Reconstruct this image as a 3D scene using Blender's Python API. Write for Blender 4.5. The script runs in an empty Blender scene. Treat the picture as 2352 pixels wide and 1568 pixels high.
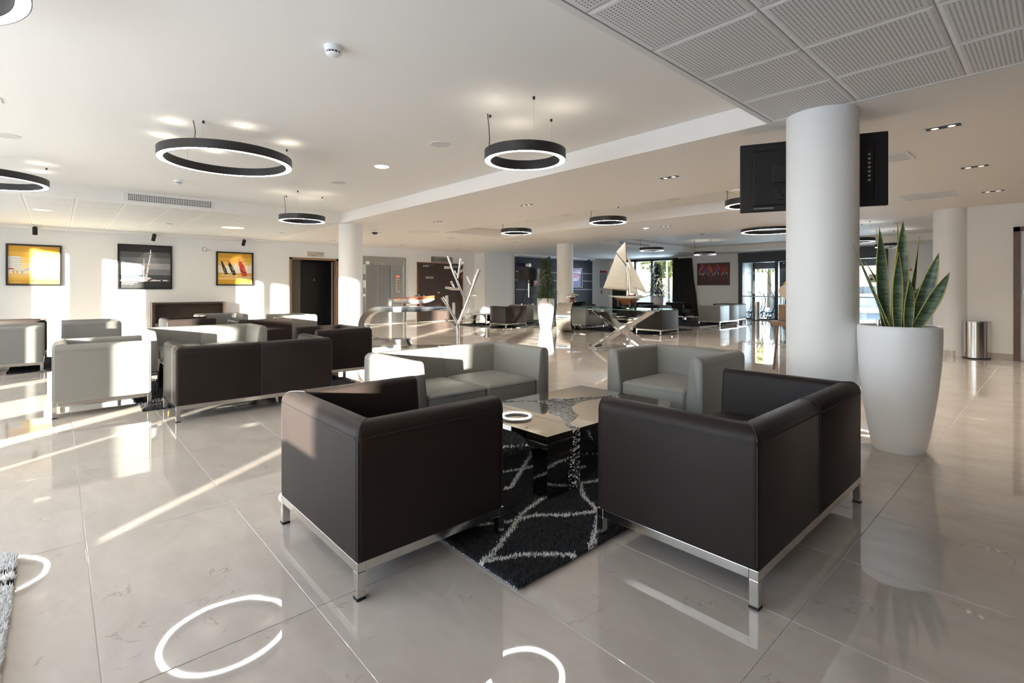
import bpy, bmesh, math, random
from mathutils import Vector, Matrix, Quaternion
import numpy as np

random.seed(7)
PI = math.pi
scene = bpy.context.scene
C = scene.collection

# ------------------------------------------------------------------ camera
# world frame: X runs along the long joints of the floor tiles, Y across them; camera over the origin
EYE = 1.15
cd = bpy.data.cameras.new('camera')
cam = bpy.data.objects.new('camera', cd)
C.objects.link(cam)
cam.location = (0, 0, EYE)
cam.rotation_euler = (PI / 2, 0, math.radians(-42.33))
cd.sensor_width = 36.0
cd.lens = 1149.0 / 2352.0 * 36.0
cd.shift_y = -120.0 / 2352.0
cd.clip_end = 400
scene.camera = cam

# ------------------------------------------------------------------ world and sun
SUN_EL = math.radians(6.9)
SUN_DIR = Vector((0.797 * math.cos(SUN_EL), 0.604 * math.cos(SUN_EL), -math.sin(SUN_EL)))   # way the light travels
world = bpy.data.worlds.new('sky')
scene.world = world
world.use_nodes = True
wn = world.node_tree
wn.nodes.clear()
w_out = wn.nodes.new('ShaderNodeOutputWorld')
w_bg = wn.nodes.new('ShaderNodeBackground')
w_sky = wn.nodes.new('ShaderNodeTexSky')
w_sky.sky_type = 'NISHITA'
w_sky.sun_disc = False
w_sky.sun_elevation = math.radians(16)
w_sky.sun_rotation = math.atan2(-SUN_DIR.x, -SUN_DIR.y)
w_sky.air_density = 1.0
w_sky.dust_density = 1.5
w_bg.inputs['Strength'].default_value = 0.7
wn.links.new(w_sky.outputs[0], w_bg.inputs['Color'])
wn.links.new(w_bg.outputs[0], w_out.inputs['Surface'])

sl = bpy.data.lights.new('sun', 'SUN')
sl.energy = 58.0
sl.angle = math.radians(0.9)
sl.color = (1.0, 0.93, 0.82)
sun = bpy.data.objects.new('sun', sl)
C.objects.link(sun)
sun.rotation_euler = SUN_DIR.to_track_quat('-Z', 'Y').to_euler()
sun.location = (-20, -15, 8)


def area(name, loc, direction, sx, sy, power, color):
    l = bpy.data.lights.new(name, 'AREA')
    l.shape = 'RECTANGLE'
    l.size, l.size_y = sx, sy
    l.energy = power
    l.color = color
    o = bpy.data.objects.new(name, l)
    C.objects.link(o)
    o.location = loc
    o.rotation_euler = Vector(direction).to_track_quat('-Z', 'Y').to_euler()
    return o


# daylight coming in through the glazed wall behind the camera
DAY = (0.60, 0.76, 1.0)
area('daylight_back_low', (-3.2, 2.0, 1.3), (1, 0, 0), 4.0, 2.3, 115, DAY)
area('daylight_back_high', (-3.2, 9.0, 1.3), (1, 0, 0), 7.5, 2.3, 95, (0.62, 0.80, 1.0))
# daylight outside the entrance porch and the far window
area('daylight_porch', (23.2, 6.3, 1.15), (-1, 0, 0), 5.2, 2.0, 420, (0.70, 0.84, 1.0))
area('daylight_far_window', (20.9, 12.6, 1.35), (-1, 0, 0), 3.0, 2.3, 200, (0.66, 0.82, 1.0))

vs = scene.view_settings
vs.view_transform = 'Standard'
vs.look = 'None'
vs.gamma = 1.0
vs.use_curve_mapping = False
vs.exposure = 0.62
scene.cycles.max_bounces = 10
scene.cycles.diffuse_bounces = 6
scene.cycles.glossy_bounces = 5
scene.cycles.transmission_bounces = 8
scene.cycles.transparent_max_bounces = 12
scene.cycles.caustics_reflective = False
scene.cycles.caustics_refractive = False
scene.cycles.sample_clamp_indirect = 6.0
scene.cycles.use_denoising = True

# ------------------------------------------------------------------ materials
MATS = {}


def nmat(name):
    m = bpy.data.materials.new(name)
    m.use_nodes = True
    b = m.node_tree.nodes['Principled BSDF']
    return m, m.node_tree, b


def mat(name, col, rough=0.5, metal=0.0, spec=0.5, bump=0.0, bscale=50.0, var=0.0, vscale=3.0,
        emit=None, estr=0.0, trans=0.0, coat=0.0, bdist=0.002, stretch=None):
    if name in MATS:
        return MATS[name]
    m, nt, b = nmat(name)
    b.inputs['Base Color'].default_value = (*col, 1)
    b.inputs['Roughness'].default_value = rough
    b.inputs['Metallic'].default_value = metal
    b.inputs['Specular IOR Level'].default_value = spec
    if trans:
        b.inputs['Transmission Weight'].default_value = trans
    if coat:
        b.inputs['Coat Weight'].default_value = coat
        b.inputs['Coat Roughness'].default_value = 0.05
    if emit:
        b.inputs['Emission Color'].default_value = (*emit, 1)
        b.inputs['Emission Strength'].default_value = estr
    if bump or var:
        tc = nt.nodes.new('ShaderNodeTexCoord')
        src = tc.outputs['Object']
        if stretch:
            mp = nt.nodes.new('ShaderNodeMapping')
            mp.inputs['Scale'].default_value = stretch
            nt.links.new(src, mp.inputs['Vector'])
            src = mp.outputs['Vector']
    if var:
        n = nt.nodes.new('ShaderNodeTexNoise')
        n.inputs['Scale'].default_value = vscale
        n.inputs['Detail'].default_value = 5
        nt.links.new(src, n.inputs['Vector'])
        r = nt.nodes.new('ShaderNodeMapRange')
        r.inputs['From Min'].default_value = 0.3
        r.inputs['From Max'].default_value = 0.7
        r.inputs['To Min'].default_value = 1 - var
        r.inputs['To Max'].default_value = 1 + var
        nt.links.new(n.outputs['Fac'], r.inputs['Value'])
        x = nt.nodes.new('ShaderNodeVectorMath')
        x.operation = 'SCALE'
        x.inputs[0].default_value = col
        nt.links.new(r.outputs[0], x.inputs['Scale'])
        nt.links.new(x.outputs[0], b.inputs['Base Color'])
    if bump:
        n2 = nt.nodes.new('ShaderNodeTexNoise')
        n2.inputs['Scale'].default_value = bscale
        n2.inputs['Detail'].default_value = 3
        nt.links.new(src, n2.inputs['Vector'])
        bp = nt.nodes.new('ShaderNodeBump')
        bp.inputs['Strength'].default_value = bump
        bp.inputs['Distance'].default_value = bdist
        nt.links.new(n2.outputs['Fac'], bp.inputs['Height'])
        nt.links.new(bp.outputs[0], b.inputs['Normal'])
    MATS[name] = m
    return m


def math_node(nt, op, a, b=None, c=None):
    n = nt.nodes.new('ShaderNodeMath')
    n.operation = op
    for i, v in enumerate((a, b, c)):
        if v is None:
            continue
        if isinstance(v, (int, float)):
            n.inputs[i].default_value = v
        else:
            nt.links.new(v, n.inputs[i])
    return n.outputs[0]


def floor_material():
    m, nt, b = nmat('polished_stone_tile')
    tc = nt.nodes.new('ShaderNodeTexCoord')
    oi = nt.nodes.new('ShaderNodeObjectInfo')
    off = nt.nodes.new('ShaderNodeVectorMath')
    off.operation = 'MULTIPLY_ADD'
    off.inputs[0].default_value = (1, 1, 1)
    nt.links.new(tc.outputs['Object'], off.inputs[0])
    off.inputs[1].default_value = (1, 1, 1)
    sc = nt.nodes.new('ShaderNodeVectorMath')
    sc.operation = 'SCALE'
    sc.inputs[0].default_value = (37.0, 19.0, 11.0)
    nt.links.new(oi.outputs['Random'], sc.inputs['Scale'])
    nt.links.new(sc.outputs[0], off.inputs[2])
    mp = nt.nodes.new('ShaderNodeMapping')
    mp.inputs['Scale'].default_value = (2.2, 1.0, 1.0)
    mp.inputs['Rotation'].default_value = (0, 0, 0.6)
    nt.links.new(off.outputs[0], mp.inputs['Vector'])
    n1 = nt.nodes.new('ShaderNodeTexNoise')
    n1.inputs['Scale'].default_value = 2.6
    n1.inputs['Detail'].default_value = 9
    n1.inputs['Roughness'].default_value = 0.62
    n1.inputs['Distortion'].default_value = 0.6
    nt.links.new(mp.outputs[0], n1.inputs['Vector'])
    cr = nt.nodes.new('ShaderNodeValToRGB')
    cr.color_ramp.elements[0].position = 0.30
    cr.color_ramp.elements[0].color = (0.455, 0.392, 0.335, 1)
    cr.color_ramp.elements[1].position = 0.70
    cr.color_ramp.elements[1].color = (0.540, 0.474, 0.412, 1)
    nt.links.new(n1.outputs['Fac'], cr.inputs['Fac'])
    # fine dark veins: narrow band of a distorted noise
    n2 = nt.nodes.new('ShaderNodeTexNoise')
    n2.inputs['Scale'].default_value = 3.0
    n2.inputs['Detail'].default_value = 8
    n2.inputs['Distortion'].default_value = 1.2
    nt.links.new(off.outputs[0], n2.inputs['Vector'])
    d = math_node(nt, 'ABSOLUTE', math_node(nt, 'SUBTRACT', n2.outputs['Fac'], 0.5))
    v = math_node(nt, 'LESS_THAN', d, 0.0035)
    n3 = nt.nodes.new('ShaderNodeTexNoise')
    n3.inputs['Scale'].default_value = 4.5
    nt.links.new(off.outputs[0], n3.inputs['Vector'])
    gate = math_node(nt, 'GREATER_THAN', n3.outputs['Fac'], 0.60)
    fac = math_node(nt, 'MULTIPLY', math_node(nt, 'MULTIPLY', v, gate), 0.32)
    mx = nt.nodes.new('ShaderNodeMixRGB')
    mx.inputs['Color2'].default_value = (0.16, 0.125, 0.095, 1)
    nt.links.new(fac, mx.inputs['Fac'])
    nt.links.new(cr.outputs[0], mx.inputs['Color1'])
    nt.links.new(mx.outputs[0], b.inputs['Base Color'])
    b.inputs['Roughness'].default_value = 0.025
    b.inputs['Specular IOR Level'].default_value = 0.75
    b.inputs['IOR'].default_value = 1.55
    n4 = nt.nodes.new('ShaderNodeTexNoise')
    n4.inputs['Scale'].default_value = 4.0
    n4.inputs['Detail'].default_value = 1
    nt.links.new(off.outputs[0], n4.inputs['Vector'])
    bp = nt.nodes.new('ShaderNodeBump')
    bp.inputs['Strength'].default_value = 0.14
    bp.inputs['Distance'].default_value = 0.004
    nt.links.new(n4.outputs['Fac'], bp.inputs['Height'])
    nt.links.new(bp.outputs[0], b.inputs['Normal'])
    return m


def perforated_material(name, col, hole, pitch, radius, half):
    m, nt, b = nmat(name)
    tc = nt.nodes.new('ShaderNodeTexCoord')
    sp = nt.nodes.new('ShaderNodeSeparateXYZ')
    nt.links.new(tc.outputs['Object'], sp.inputs[0])
    acc = None
    inside = None
    for ax in ('X', 'Y'):
        q = math_node(nt, 'DIVIDE', sp.outputs[ax], pitch)
        fr = math_node(nt, 'SUBTRACT', math_node(nt, 'FRACT', math_node(nt, 'ADD', q, 200.0)), 0.5)
        sq = math_node(nt, 'MULTIPLY', fr, fr)
        acc = sq if acc is None else math_node(nt, 'ADD', acc, sq)
        ins = math_node(nt, 'LESS_THAN', math_node(nt, 'ABSOLUTE', sp.outputs[ax]), half)
        inside = ins if inside is None else math_node(nt, 'MULTIPLY', inside, ins)
    r2 = (radius / pitch) ** 2
    h = math_node(nt, 'MULTIPLY', math_node(nt, 'LESS_THAN', acc, r2), inside)
    mx = nt.nodes.new('ShaderNodeMixRGB')
    mx.inputs['Color1'].default_value = (*col, 1)
    mx.inputs['Color2'].default_value = (*hole, 1)
    nt.links.new(h, mx.inputs['Fac'])
    nt.links.new(mx.outputs[0], b.inputs['Base Color'])
    b.inputs['Roughness'].default_value = 0.7
    return m


def wood_material(name, c1, c2, scale=6.0, stretch=(1, 1, 14), rough=0.4):
    m, nt, b = nmat(name)
    tc = nt.nodes.new('ShaderNodeTexCoord')
    mp = nt.nodes.new('ShaderNodeMapping')
    mp.inputs['Scale'].default_value = stretch
    nt.links.new(tc.outputs['Object'], mp.inputs['Vector'])
    n = nt.nodes.new('ShaderNodeTexNoise')
    n.inputs['Scale'].default_value = scale
    n.inputs['Detail'].default_value = 6
    nt.links.new(mp.outputs[0], n.inputs['Vector'])
    cr = nt.nodes.new('ShaderNodeValToRGB')
    cr.color_ramp.elements[0].position = 0.35
    cr.color_ramp.elements[0].color = (*c1, 1)
    cr.color_ramp.elements[1].position = 0.66
    cr.color_ramp.elements[1].color = (*c2, 1)
    nt.links.new(n.outputs['Fac'], cr.inputs['Fac'])
    nt.links.new(cr.outputs[0], b.inputs['Base Color'])
    b.inputs['Roughness'].default_value = rough
    return m


def hammered_material():
    m, nt, b = nmat('hammered_steel')
    b.inputs['Base Color'].default_value = (0.46, 0.445, 0.42, 1)
    b.inputs['Metallic'].default_value = 1
    b.inputs['Roughness'].default_value = 0.12
    tc = nt.nodes.new('ShaderNodeTexCoord')
    vo = nt.nodes.new('ShaderNodeTexVoronoi')
    vo.inputs['Scale'].default_value = 44
    nt.links.new(tc.outputs['Object'], vo.inputs['Vector'])
    bp = nt.nodes.new('ShaderNodeBump')
    bp.inputs['Strength'].default_value = 1.0
    bp.inputs['Distance'].default_value = 0.03
    nt.links.new(vo.outputs['Distance'], bp.inputs['Height'])
    nt.links.new(bp.outputs[0], b.inputs['Normal'])
    return m


def snake_leaf_material():
    m, nt, b = nmat('snake_plant_green')
    tc = nt.nodes.new('ShaderNodeTexCoord')
    mp = nt.nodes.new('ShaderNodeMapping')
    mp.inputs['Scale'].default_value = (9, 9, 62)
    nt.links.new(tc.outputs['Object'], mp.inputs['Vector'])
    n = nt.nodes.new('ShaderNodeTexNoise')
    n.inputs['Scale'].default_value = 1.0
    n.inputs['Detail'].default_value = 4
    n.inputs['Distortion'].default_value = 1.0
    nt.links.new(mp.outputs[0], n.inputs['Vector'])
    cr = nt.nodes.new('ShaderNodeValToRGB')
    cr.color_ramp.elements[0].position = 0.40
    cr.color_ramp.elements[0].color = (0.022, 0.045, 0.020, 1)
    cr.color_ramp.elements[1].position = 0.60
    cr.color_ramp.elements[1].color = (0.095, 0.140, 0.078, 1)
    nt.links.new(n.outputs['Fac'], cr.inputs['Fac'])
    nt.links.new(cr.outputs[0], b.inputs['Base Color'])
    b.inputs['Roughness'].default_value = 0.4
    return m


WHITE = mat('white_wall_paint', (0.80, 0.795, 0.785), 0.55, bump=0.05, bscale=180)
WARM = mat('warm_white_wall_paint', (0.82, 0.79, 0.74), 0.55, bump=0.05, bscale=180)
SATIN = mat('satin_white_wall_paint', (0.79, 0.80, 0.805), 0.24)
CEIL = mat('white_ceiling_paint', (0.88, 0.85, 0.80), 0.65, bump=0.03, bscale=120)
CEILW = mat('cream_ceiling_paint', (0.86, 0.81, 0.745), 0.65, bump=0.03, bscale=120)
COL = mat('white_column_paint', (0.83, 0.82, 0.80), 0.5, bump=0.04, bscale=150)
TILEW = mat('ceiling_tile_white', (0.80, 0.785, 0.74), 0.75)
TILEP = perforated_material('ceiling_tile_perforated', (0.80, 0.78, 0.75), (0.27, 0.25, 0.23), 0.0205, 0.0054, 0.262)
TILEF = perforated_material('ceiling_tile_fine_holes', (0.80, 0.785, 0.74), (0.42, 0.40, 0.37), 0.0205, 0.005, 0.262)
RIM = mat('ceiling_grid_white', (0.78, 0.765, 0.735), 0.5)
STONE = floor_material()
GROUT = mat('pale_grout', (0.62, 0.58, 0.52), 0.8)
SKIRT = mat('stone_skirting', (0.46, 0.40, 0.33), 0.12, var=0.10, vscale=6)
BROWN = mat('dark_brown_leather', (0.0215, 0.0158, 0.0135), 0.42, spec=0.13, bump=0.16, bscale=260, var=0.08, vscale=2.5, bdist=0.0012)
TAUPE = mat('pale_taupe_leather', (0.200, 0.194, 0.174), 0.42, spec=0.35, bump=0.16, bscale=260, var=0.03, vscale=2.5, bdist=0.0012)
SEAM_B = mat('dark_leather_seam', (0.014, 0.010, 0.010), 0.6)
SEAM_T = mat('taupe_leather_seam', (0.20, 0.19, 0.165), 0.6)
FRAMEC = mat('satin_chrome_base', (0.62, 0.60, 0.565), 0.14, 1.0)
CHROME = mat('polished_chrome', (0.86, 0.85, 0.83), 0.045, 1.0)
STEEL = mat('brushed_steel', (0.56, 0.545, 0.52), 0.27, 1.0, bump=0.12, bscale=30, stretch=(1, 1, 0.02))
BINST = mat('brushed_bin_steel', (0.60, 0.575, 0.54), 0.20, 1.0, bump=0.10, bscale=60, stretch=(1, 1, 0.01))
STEELD = mat('lift_door_steel', (0.44, 0.43, 0.415), 0.33, 1.0, bump=0.1, bscale=50, stretch=(0.05, 1, 1))
MIRROR = mat('mirror_steel', (0.74, 0.715, 0.67), 0.02, 1.0)
MIRRORD = mat('shaded_mirror_steel', (0.42, 0.41, 0.40), 0.03, 1.0)  # leg copy of the mirror steel, darkened for shade and rug reflection
HAMMER = hammered_material()
BLACKP = mat('black_plastic', (0.008, 0.008, 0.009), 0.45, spec=0.3)
BLACKM = mat('matt_black_metal', (0.008, 0.0075, 0.0075), 0.5, spec=0.3)
RUBBER = mat('black_rubber', (0.012, 0.012, 0.012), 0.8)
RINGM = mat('ring_lamp_black', (0.014, 0.013, 0.012), 0.45)
GLOW = mat('lamp_diffuser', (0.9, 0.88, 0.84), 0.4, emit=(1.0, 0.97, 0.93), estr=20.0)
GLOWS = mat('lamp_lens', (0.9, 0.88, 0.84), 0.4, emit=(1.0, 0.90, 0.74), estr=0.7)
GLOWY = mat('warm_ceiling_panel', (0.9, 0.85, 0.75), 0.4, emit=(1.0, 0.86, 0.66), estr=0.55)
DARKWOOD = wood_material('dark_wenge_wood', (0.030, 0.020, 0.015), (0.070, 0.045, 0.032), 5, (14, 14, 1))
DARKWOODH = wood_material('dark_wenge_wood_level', (0.034, 0.022, 0.016), (0.075, 0.047, 0.034), 5, (1, 1, 14))
OAK = wood_material('brown_oak_frame', (0.20, 0.115, 0.06), (0.30, 0.18, 0.10), 5, (1, 12, 12))
REDWOOD = wood_material('mahogany', (0.19, 0.045, 0.018), (0.30, 0.085, 0.032), 7, (2, 12, 12), 0.12)
BOXWOOD = wood_material('walnut_box_wood', (0.17, 0.085, 0.045), (0.30, 0.16, 0.085), 6, (10, 10, 1), 0.3)
DOORWOOD = wood_material('brown_door_wood', (0.046, 0.031, 0.026), (0.070, 0.048, 0.040), 6, (12, 12, 1), 0.35)
NAVY = mat('navy_wall_panel', (0.010, 0.011, 0.022), 0.55, spec=0.2, bump=0.1, bscale=90, stretch=(1, 1, 12), var=0.15, vscale=20)
CURTAIN = mat('olive_curtain_cloth', (0.030, 0.027, 0.022), 0.9, bump=0.2, bscale=300)
FRAMEB = mat('black_picture_frame', (0.012, 0.010, 0.009), 0.35)
ALU = mat('dark_grey_window_frame', (0.025, 0.030, 0.038), 0.4)
ALUL = mat('satin_aluminium', (0.62, 0.63, 0.64), 0.3, 1.0)
POT = mat('matt_white_pot', (0.82, 0.81, 0.80), 0.45)
SOIL = mat('potting_soil', (0.05, 0.035, 0.025), 0.95, bump=0.8, bscale=60)
SNAKE = snake_leaf_material()
SNAKEY = mat('snake_plant_yellow_margin', (0.45, 0.40, 0.10), 0.45)
LEAF = mat('fine_green_leaf', (0.045, 0.085, 0.022), 0.5, var=0.35, vscale=9)
LEAFD = mat('dark_green_leaf', (0.020, 0.042, 0.020), 0.45, var=0.3, vscale=9)
PALM = mat('palm_leaf', (0.07, 0.11, 0.04), 0.5)
BARK = mat('plant_stem', (0.10, 0.07, 0.045), 0.8)
SAILC = mat('cream_sailcloth', (0.72, 0.66, 0.55), 0.8, bump=0.1, bscale=200)
HULLW = mat('cream_hull_lacquer', (0.80, 0.74, 0.62), 0.25)
HULLB = mat('brown_hull_lacquer', (0.21, 0.08, 0.032), 0.25)
WHITEP = mat('white_plastic', (0.82, 0.81, 0.79), 0.4)
BRASS = mat('polished_brass', (0.78, 0.52, 0.20), 0.18, 1.0)
REDP = mat('red_lacquer', (0.45, 0.02, 0.02), 0.3)
PLATE = mat('beige_sign_plate', (0.46, 0.42, 0.36), 0.5)
INK = mat('dark_ink', (0.03, 0.03, 0.03), 0.6)
GREYD = mat('grey_door_leaf', (0.60, 0.61, 0.61), 0.4)
RUGB = mat('black_rug_pile', (0.020, 0.019, 0.019), 0.85, var=0.8, vscale=45)
RUGW = mat('white_rug_pile', (0.82, 0.80, 0.76), 0.95)
CORR = mat('corridor_olive_wall', (0.085, 0.085, 0.07), 0.6)
BLACKD = mat('black_door_lacquer', (0.006, 0.006, 0.006), 0.35)
ASPHALT = mat('pale_pavement', (0.42, 0.43, 0.45), 0.85, var=0.08, vscale=4)
RENDER = mat('white_render', (0.80, 0.78, 0.74), 0.8)
GLASSD = mat('far_window_glass', (0.08, 0.10, 0.13), 0.08)
CARP = mat('white_car_paint', (0.70, 0.74, 0.80), 0.2, coat=0.6)
TREEL = mat('sunlit_tree_leaf', (0.28, 0.30, 0.08), 0.6, var=0.3, vscale=4)


def glass_material(name, tint, refl=0.09):
    m = bpy.data.materials.new(name)
    m.use_nodes = True
    nt = m.node_tree
    nt.nodes.clear()
    o = nt.nodes.new('ShaderNodeOutputMaterial')
    t = nt.nodes.new('ShaderNodeBsdfTransparent')
    t.inputs['Color'].default_value = (*tint, 1)
    g = nt.nodes.new('ShaderNodeBsdfGlossy')
    g.inputs['Roughness'].default_value = 0.02
    fr = nt.nodes.new('ShaderNodeFresnel')
    fr.inputs['IOR'].default_value = 1.45
    mx = nt.nodes.new('ShaderNodeMixShader')
    nt.links.new(fr.outputs[0], mx.inputs[0])
    nt.links.new(t.outputs[0], mx.inputs[1])
    nt.links.new(g.outputs[0], mx.inputs[2])
    nt.links.new(mx.outputs[0], o.inputs['Surface'])
    return m


GLASS = glass_material('clear_window_glass', (0.93, 0.96, 0.97))
GLASSG = glass_material('greenish_table_glass', (0.78, 0.90, 0.85))


# ------------------------------------------------------------------ mesh builder
class MB:
    def __init__(self):
        self.v, self.f, self.m = [], [], []

    def add(self, verts, faces, mi=0):
        n = len(self.v)
        self.v += [tuple(p) for p in verts]
        self.f += [tuple(i + n for i in f) for f in faces]
        self.m += [mi] * len(faces)
        return self

    def box(self, x0, x1, y0, y1, z0, z1, mi=0):
        vs_ = [(x, y, z) for x in (x0, x1) for y in (y0, y1) for z in (z0, z1)]
        return self.add(vs_, [(0, 1, 3, 2), (4, 6, 7, 5), (0, 4, 5, 1), (2, 3, 7, 6), (0, 2, 6, 4), (1, 5, 7, 3)], mi)

    def prism(self, poly, a0, a1, plane='xy', mi=0):
        def P(p, a):
            return {'xy': (p[0], p[1], a), 'xz': (p[0], a, p[1]), 'yz': (a, p[0], p[1])}[plane]
        n = len(poly)
        vs_ = [P(p, a0) for p in poly] + [P(p, a1) for p in poly]
        fs = [tuple(range(n - 1, -1, -1)), tuple(range(n, 2 * n))]
        fs += [(i, (i + 1) % n, n + (i + 1) % n, n + i) for i in range(n)]
        return self.add(vs_, fs, mi)

    def tube(self, pts, r, n=8, mi=0, closed=False):
        pts = [Vector(p) for p in pts]
        k = len(pts)
        rs = r if isinstance(r, (list, tuple)) else [r] * k
        rings = []
        up = None
        for i, p in enumerate(pts):
            if closed:
                t = pts[(i + 1) % k] - pts[i - 1]
            else:
                t = pts[min(i + 1, k - 1)] - pts[max(i - 1, 0)]
            t.normalize()
            if up is None:
                up = Vector((0, 0, 1)) if abs(t.z) < 0.9 else Vector((1, 0, 0))
            a = t.cross(up)
            if a.length < 1e-4:
                a = t.cross(Vector((0, 1, 0)))
            a.normalize()
            b = a.cross(t)
            up = b
            rings.append([p + a * (rs[i] * math.cos(2 * PI * j / n)) + b * (rs[i] * math.sin(2 * PI * j / n)) for j in range(n)])
        vs_ = [q for rg in rings for q in rg]
        fs = []
        for i in range(k if closed else k - 1):
            i2 = (i + 1) % k
            fs += [(i * n + j, i * n + (j + 1) % n, i2 * n + (j + 1) % n, i2 * n + j) for j in range(n)]
        if not closed:
            fs += [tuple(range(n - 1, -1, -1)), tuple((k - 1) * n + j for j in range(n))]
        return self.add(vs_, fs, mi)

    def lathe(self, prof, n=32, mi=0, cx=0, cy=0, cap=True):
        vs_, fs = [], []
        for (r, z) in prof:
            for j in range(n):
                a = 2 * PI * j / n
                vs_.append((cx + r * math.cos(a), cy + r * math.sin(a), z))
        for i in range(len(prof) - 1):
            fs += [(i * n + j, i * n + (j + 1) % n, (i + 1) * n + (j + 1) % n, (i + 1) * n + j) for j in range(n)]
        if cap:
            fs += [tuple(range(n - 1, -1, -1)), tuple((len(prof) - 1) * n + j for j in range(n))]
        return self.add(vs_, fs, mi)

    def loft(self, rings, mi=0, cap=True, close=True):
        n = len(rings[0])
        vs_ = [p for rg in rings for p in rg]
        fs = []
        m = n if close else n - 1
        for i in range(len(rings) - 1):
            fs += [(i * n + j, i * n + (j + 1) % n, (i + 1) * n + (j + 1) % n, (i + 1) * n + j) for j in range(m)]
        if cap:
            fs += [tuple(range(n - 1, -1, -1)), tuple((len(rings) - 1) * n + j for j in range(n))]
        return self.add(vs_, fs, mi)

    def build(self, name, mats, parent=None, smooth=None, bevel=0.0, loc=None, rot=None, bseg=2):
        me = bpy.data.meshes.new(name)
        me.from_pydata(self.v, [], self.f)
        if not isinstance(mats, (list, tuple)):
            mats = [mats]
        for m in mats:
            me.materials.append(m)
        if len(mats) > 1:
            me.polygons.foreach_set('material_index', self.m)
        bm = bmesh.new()
        bm.from_mesh(me)
        bmesh.ops.recalc_face_normals(bm, faces=bm.faces)
        bm.to_mesh(me)
        bm.free()
        if smooth:
            me.shade_smooth()
            me.set_sharp_from_angle(angle=math.radians(smooth))
        me.update()
        o = bpy.data.objects.new(name, me)
        C.objects.link(o)
        if parent:
            o.parent = parent
        if loc:
            o.location = loc
        if rot:
            o.rotation_euler = rot
        if bevel:
            bv = o.modifiers.new('bevel', 'BEVEL')
            bv.width = bevel
            bv.segments = bseg
            bv.limit_method = 'ANGLE'
        return o


def tag(o, label, cat, group=None, kind=None):
    o['label'] = label
    o['category'] = cat
    if group:
        o['group'] = group
    if kind:
        o['kind'] = kind
    return o


def thing(name, label, cat, loc=(0, 0, 0), rz=0.0, group=None, kind=None):
    o = bpy.data.objects.new(name, None)
    o.empty_display_size = 0.1
    C.objects.link(o)
    o.location = loc
    o.rotation_euler = (0, 0, rz)
    return tag(o, label, cat, group, kind)


def dup(root, loc, rz=None, label=None, group=None):
    r = root.copy()
    C.objects.link(r)
    r.location = loc
    if rz is not None:
        r.rotation_euler = (0, 0, rz)
    if label:
        r['label'] = label
    if group:
        r['group'] = group
    for ch in list(root.children):
        c = ch.copy()
        C.objects.link(c)
        c.parent = r
        for g in list(ch.children):
            d = g.copy()
            C.objects.link(d)
            d.parent = c
    return r


def text(body, size, mat_, parent, loc, rot, name='lettering', align='CENTER', ext=0.001):
    cu = bpy.data.curves.new(name, 'FONT')
    cu.body = body
    cu.size = size
    cu.align_x = align
    cu.align_y = 'CENTER'
    cu.extrude = ext
    cu.materials.append(mat_)
    tmp = bpy.data.objects.new('tmp_text', cu)
    C.objects.link(tmp)
    bpy.context.view_layer.update()
    me = bpy.data.meshes.new_from_object(tmp.evaluated_get(bpy.context.evaluated_depsgraph_get()))
    bpy.data.objects.remove(tmp)
    bpy.data.curves.remove(cu)
    if not me.materials:
        me.materials.append(mat_)
    o = bpy.data.objects.new(name, me)
    C.objects.link(o)
    o.parent = parent
    o.location = loc
    o.rotation_euler = rot
    return o


PAINTS = {}


def paint(col):
    k = tuple(round(c, 3) for c in col)
    if k not in PAINTS:
        PAINTS[k] = mat('paint_colour', k, 0.45) if not PAINTS else None
        if PAINTS[k] is None:
            m, nt, b = nmat('paint_colour')
            b.inputs['Base Color'].default_value = (*k, 1)
            b.inputs['Roughness'].default_value = 0.45
            PAINTS[k] = m
    return PAINTS[k]

# ================================================================== the setting
LOW, HIGH = 2.54, 2.74
TOPZ = 3.0


def struct(name, mb, m, label, **kw):
    o = mb.build(name, m, **kw)
    o['kind'] = 'structure'
    o['label'] = label
    return o


def boxes(*bs):
    mb = MB()
    for b in bs:
        mb.box(*b)
    return mb


# ---- floor: bed of grout, tiles as pieces
floor = struct('floor', boxes((-3.4, 19.6, -3.0, 15.2, -0.10, -0.0025)), GROUT, 'glossy cream stone tile floor of the lobby')
TU, TV, U0, V0, GAP = 0.5955, 1.185, 0.694, 0.629, 0.0034
tile_mesh = None
cells = []
fwd, rgt = (0.6733, 0.7394), (0.7394, -0.6733)
for i in range(-7, 32):
    for j in range(-3, 13):
        x0, y0 = U0 + TU * i, V0 + TV * j
        cx, cy = x0 + TU / 2, y0 + TV / 2
        if x0 < -3.4 or x0 + TU > 19.62 or y0 < -3.0 or y0 + TV > 15.25:
            continue
        if cx > 11.5 and cy < 1.2:
            continue
        d = cx * fwd[0] + cy * fwd[1]
        s = cx * rgt[0] + cy * rgt[1]
        vis = d > 0.9 and abs(s) < 1.06 * d + 0.5
        cells.append((0 if vis else 1, math.hypot(cx, cy), cx, cy))
cells.sort()
hx, hy = (TU - GAP) / 2, (TV - GAP) / 2
rest = MB()
tm = MB()
b_ = 0.0012
tm.v = [(-hx, -hy, -0.010), (hx, -hy, -0.010), (hx, hy, -0.010), (-hx, hy, -0.010),
        (-hx, -hy, -b_), (hx, -hy, -b_), (hx, hy, -b_), (-hx, hy, -b_),
        (-hx + b_, -hy + b_, 0), (hx - b_, -hy + b_, 0), (hx - b_, hy - b_, 0), (-hx + b_, hy - b_, 0)]
tm.f = [(0, 1, 5, 4), (1, 2, 6, 5), (2, 3, 7, 6), (3, 0, 4, 7), (4, 5, 9, 8), (5, 6, 10, 9), (6, 7, 11, 10), (7, 4, 8, 11), (8, 9, 10, 11)]
tm.m = [0] * 9
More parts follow.
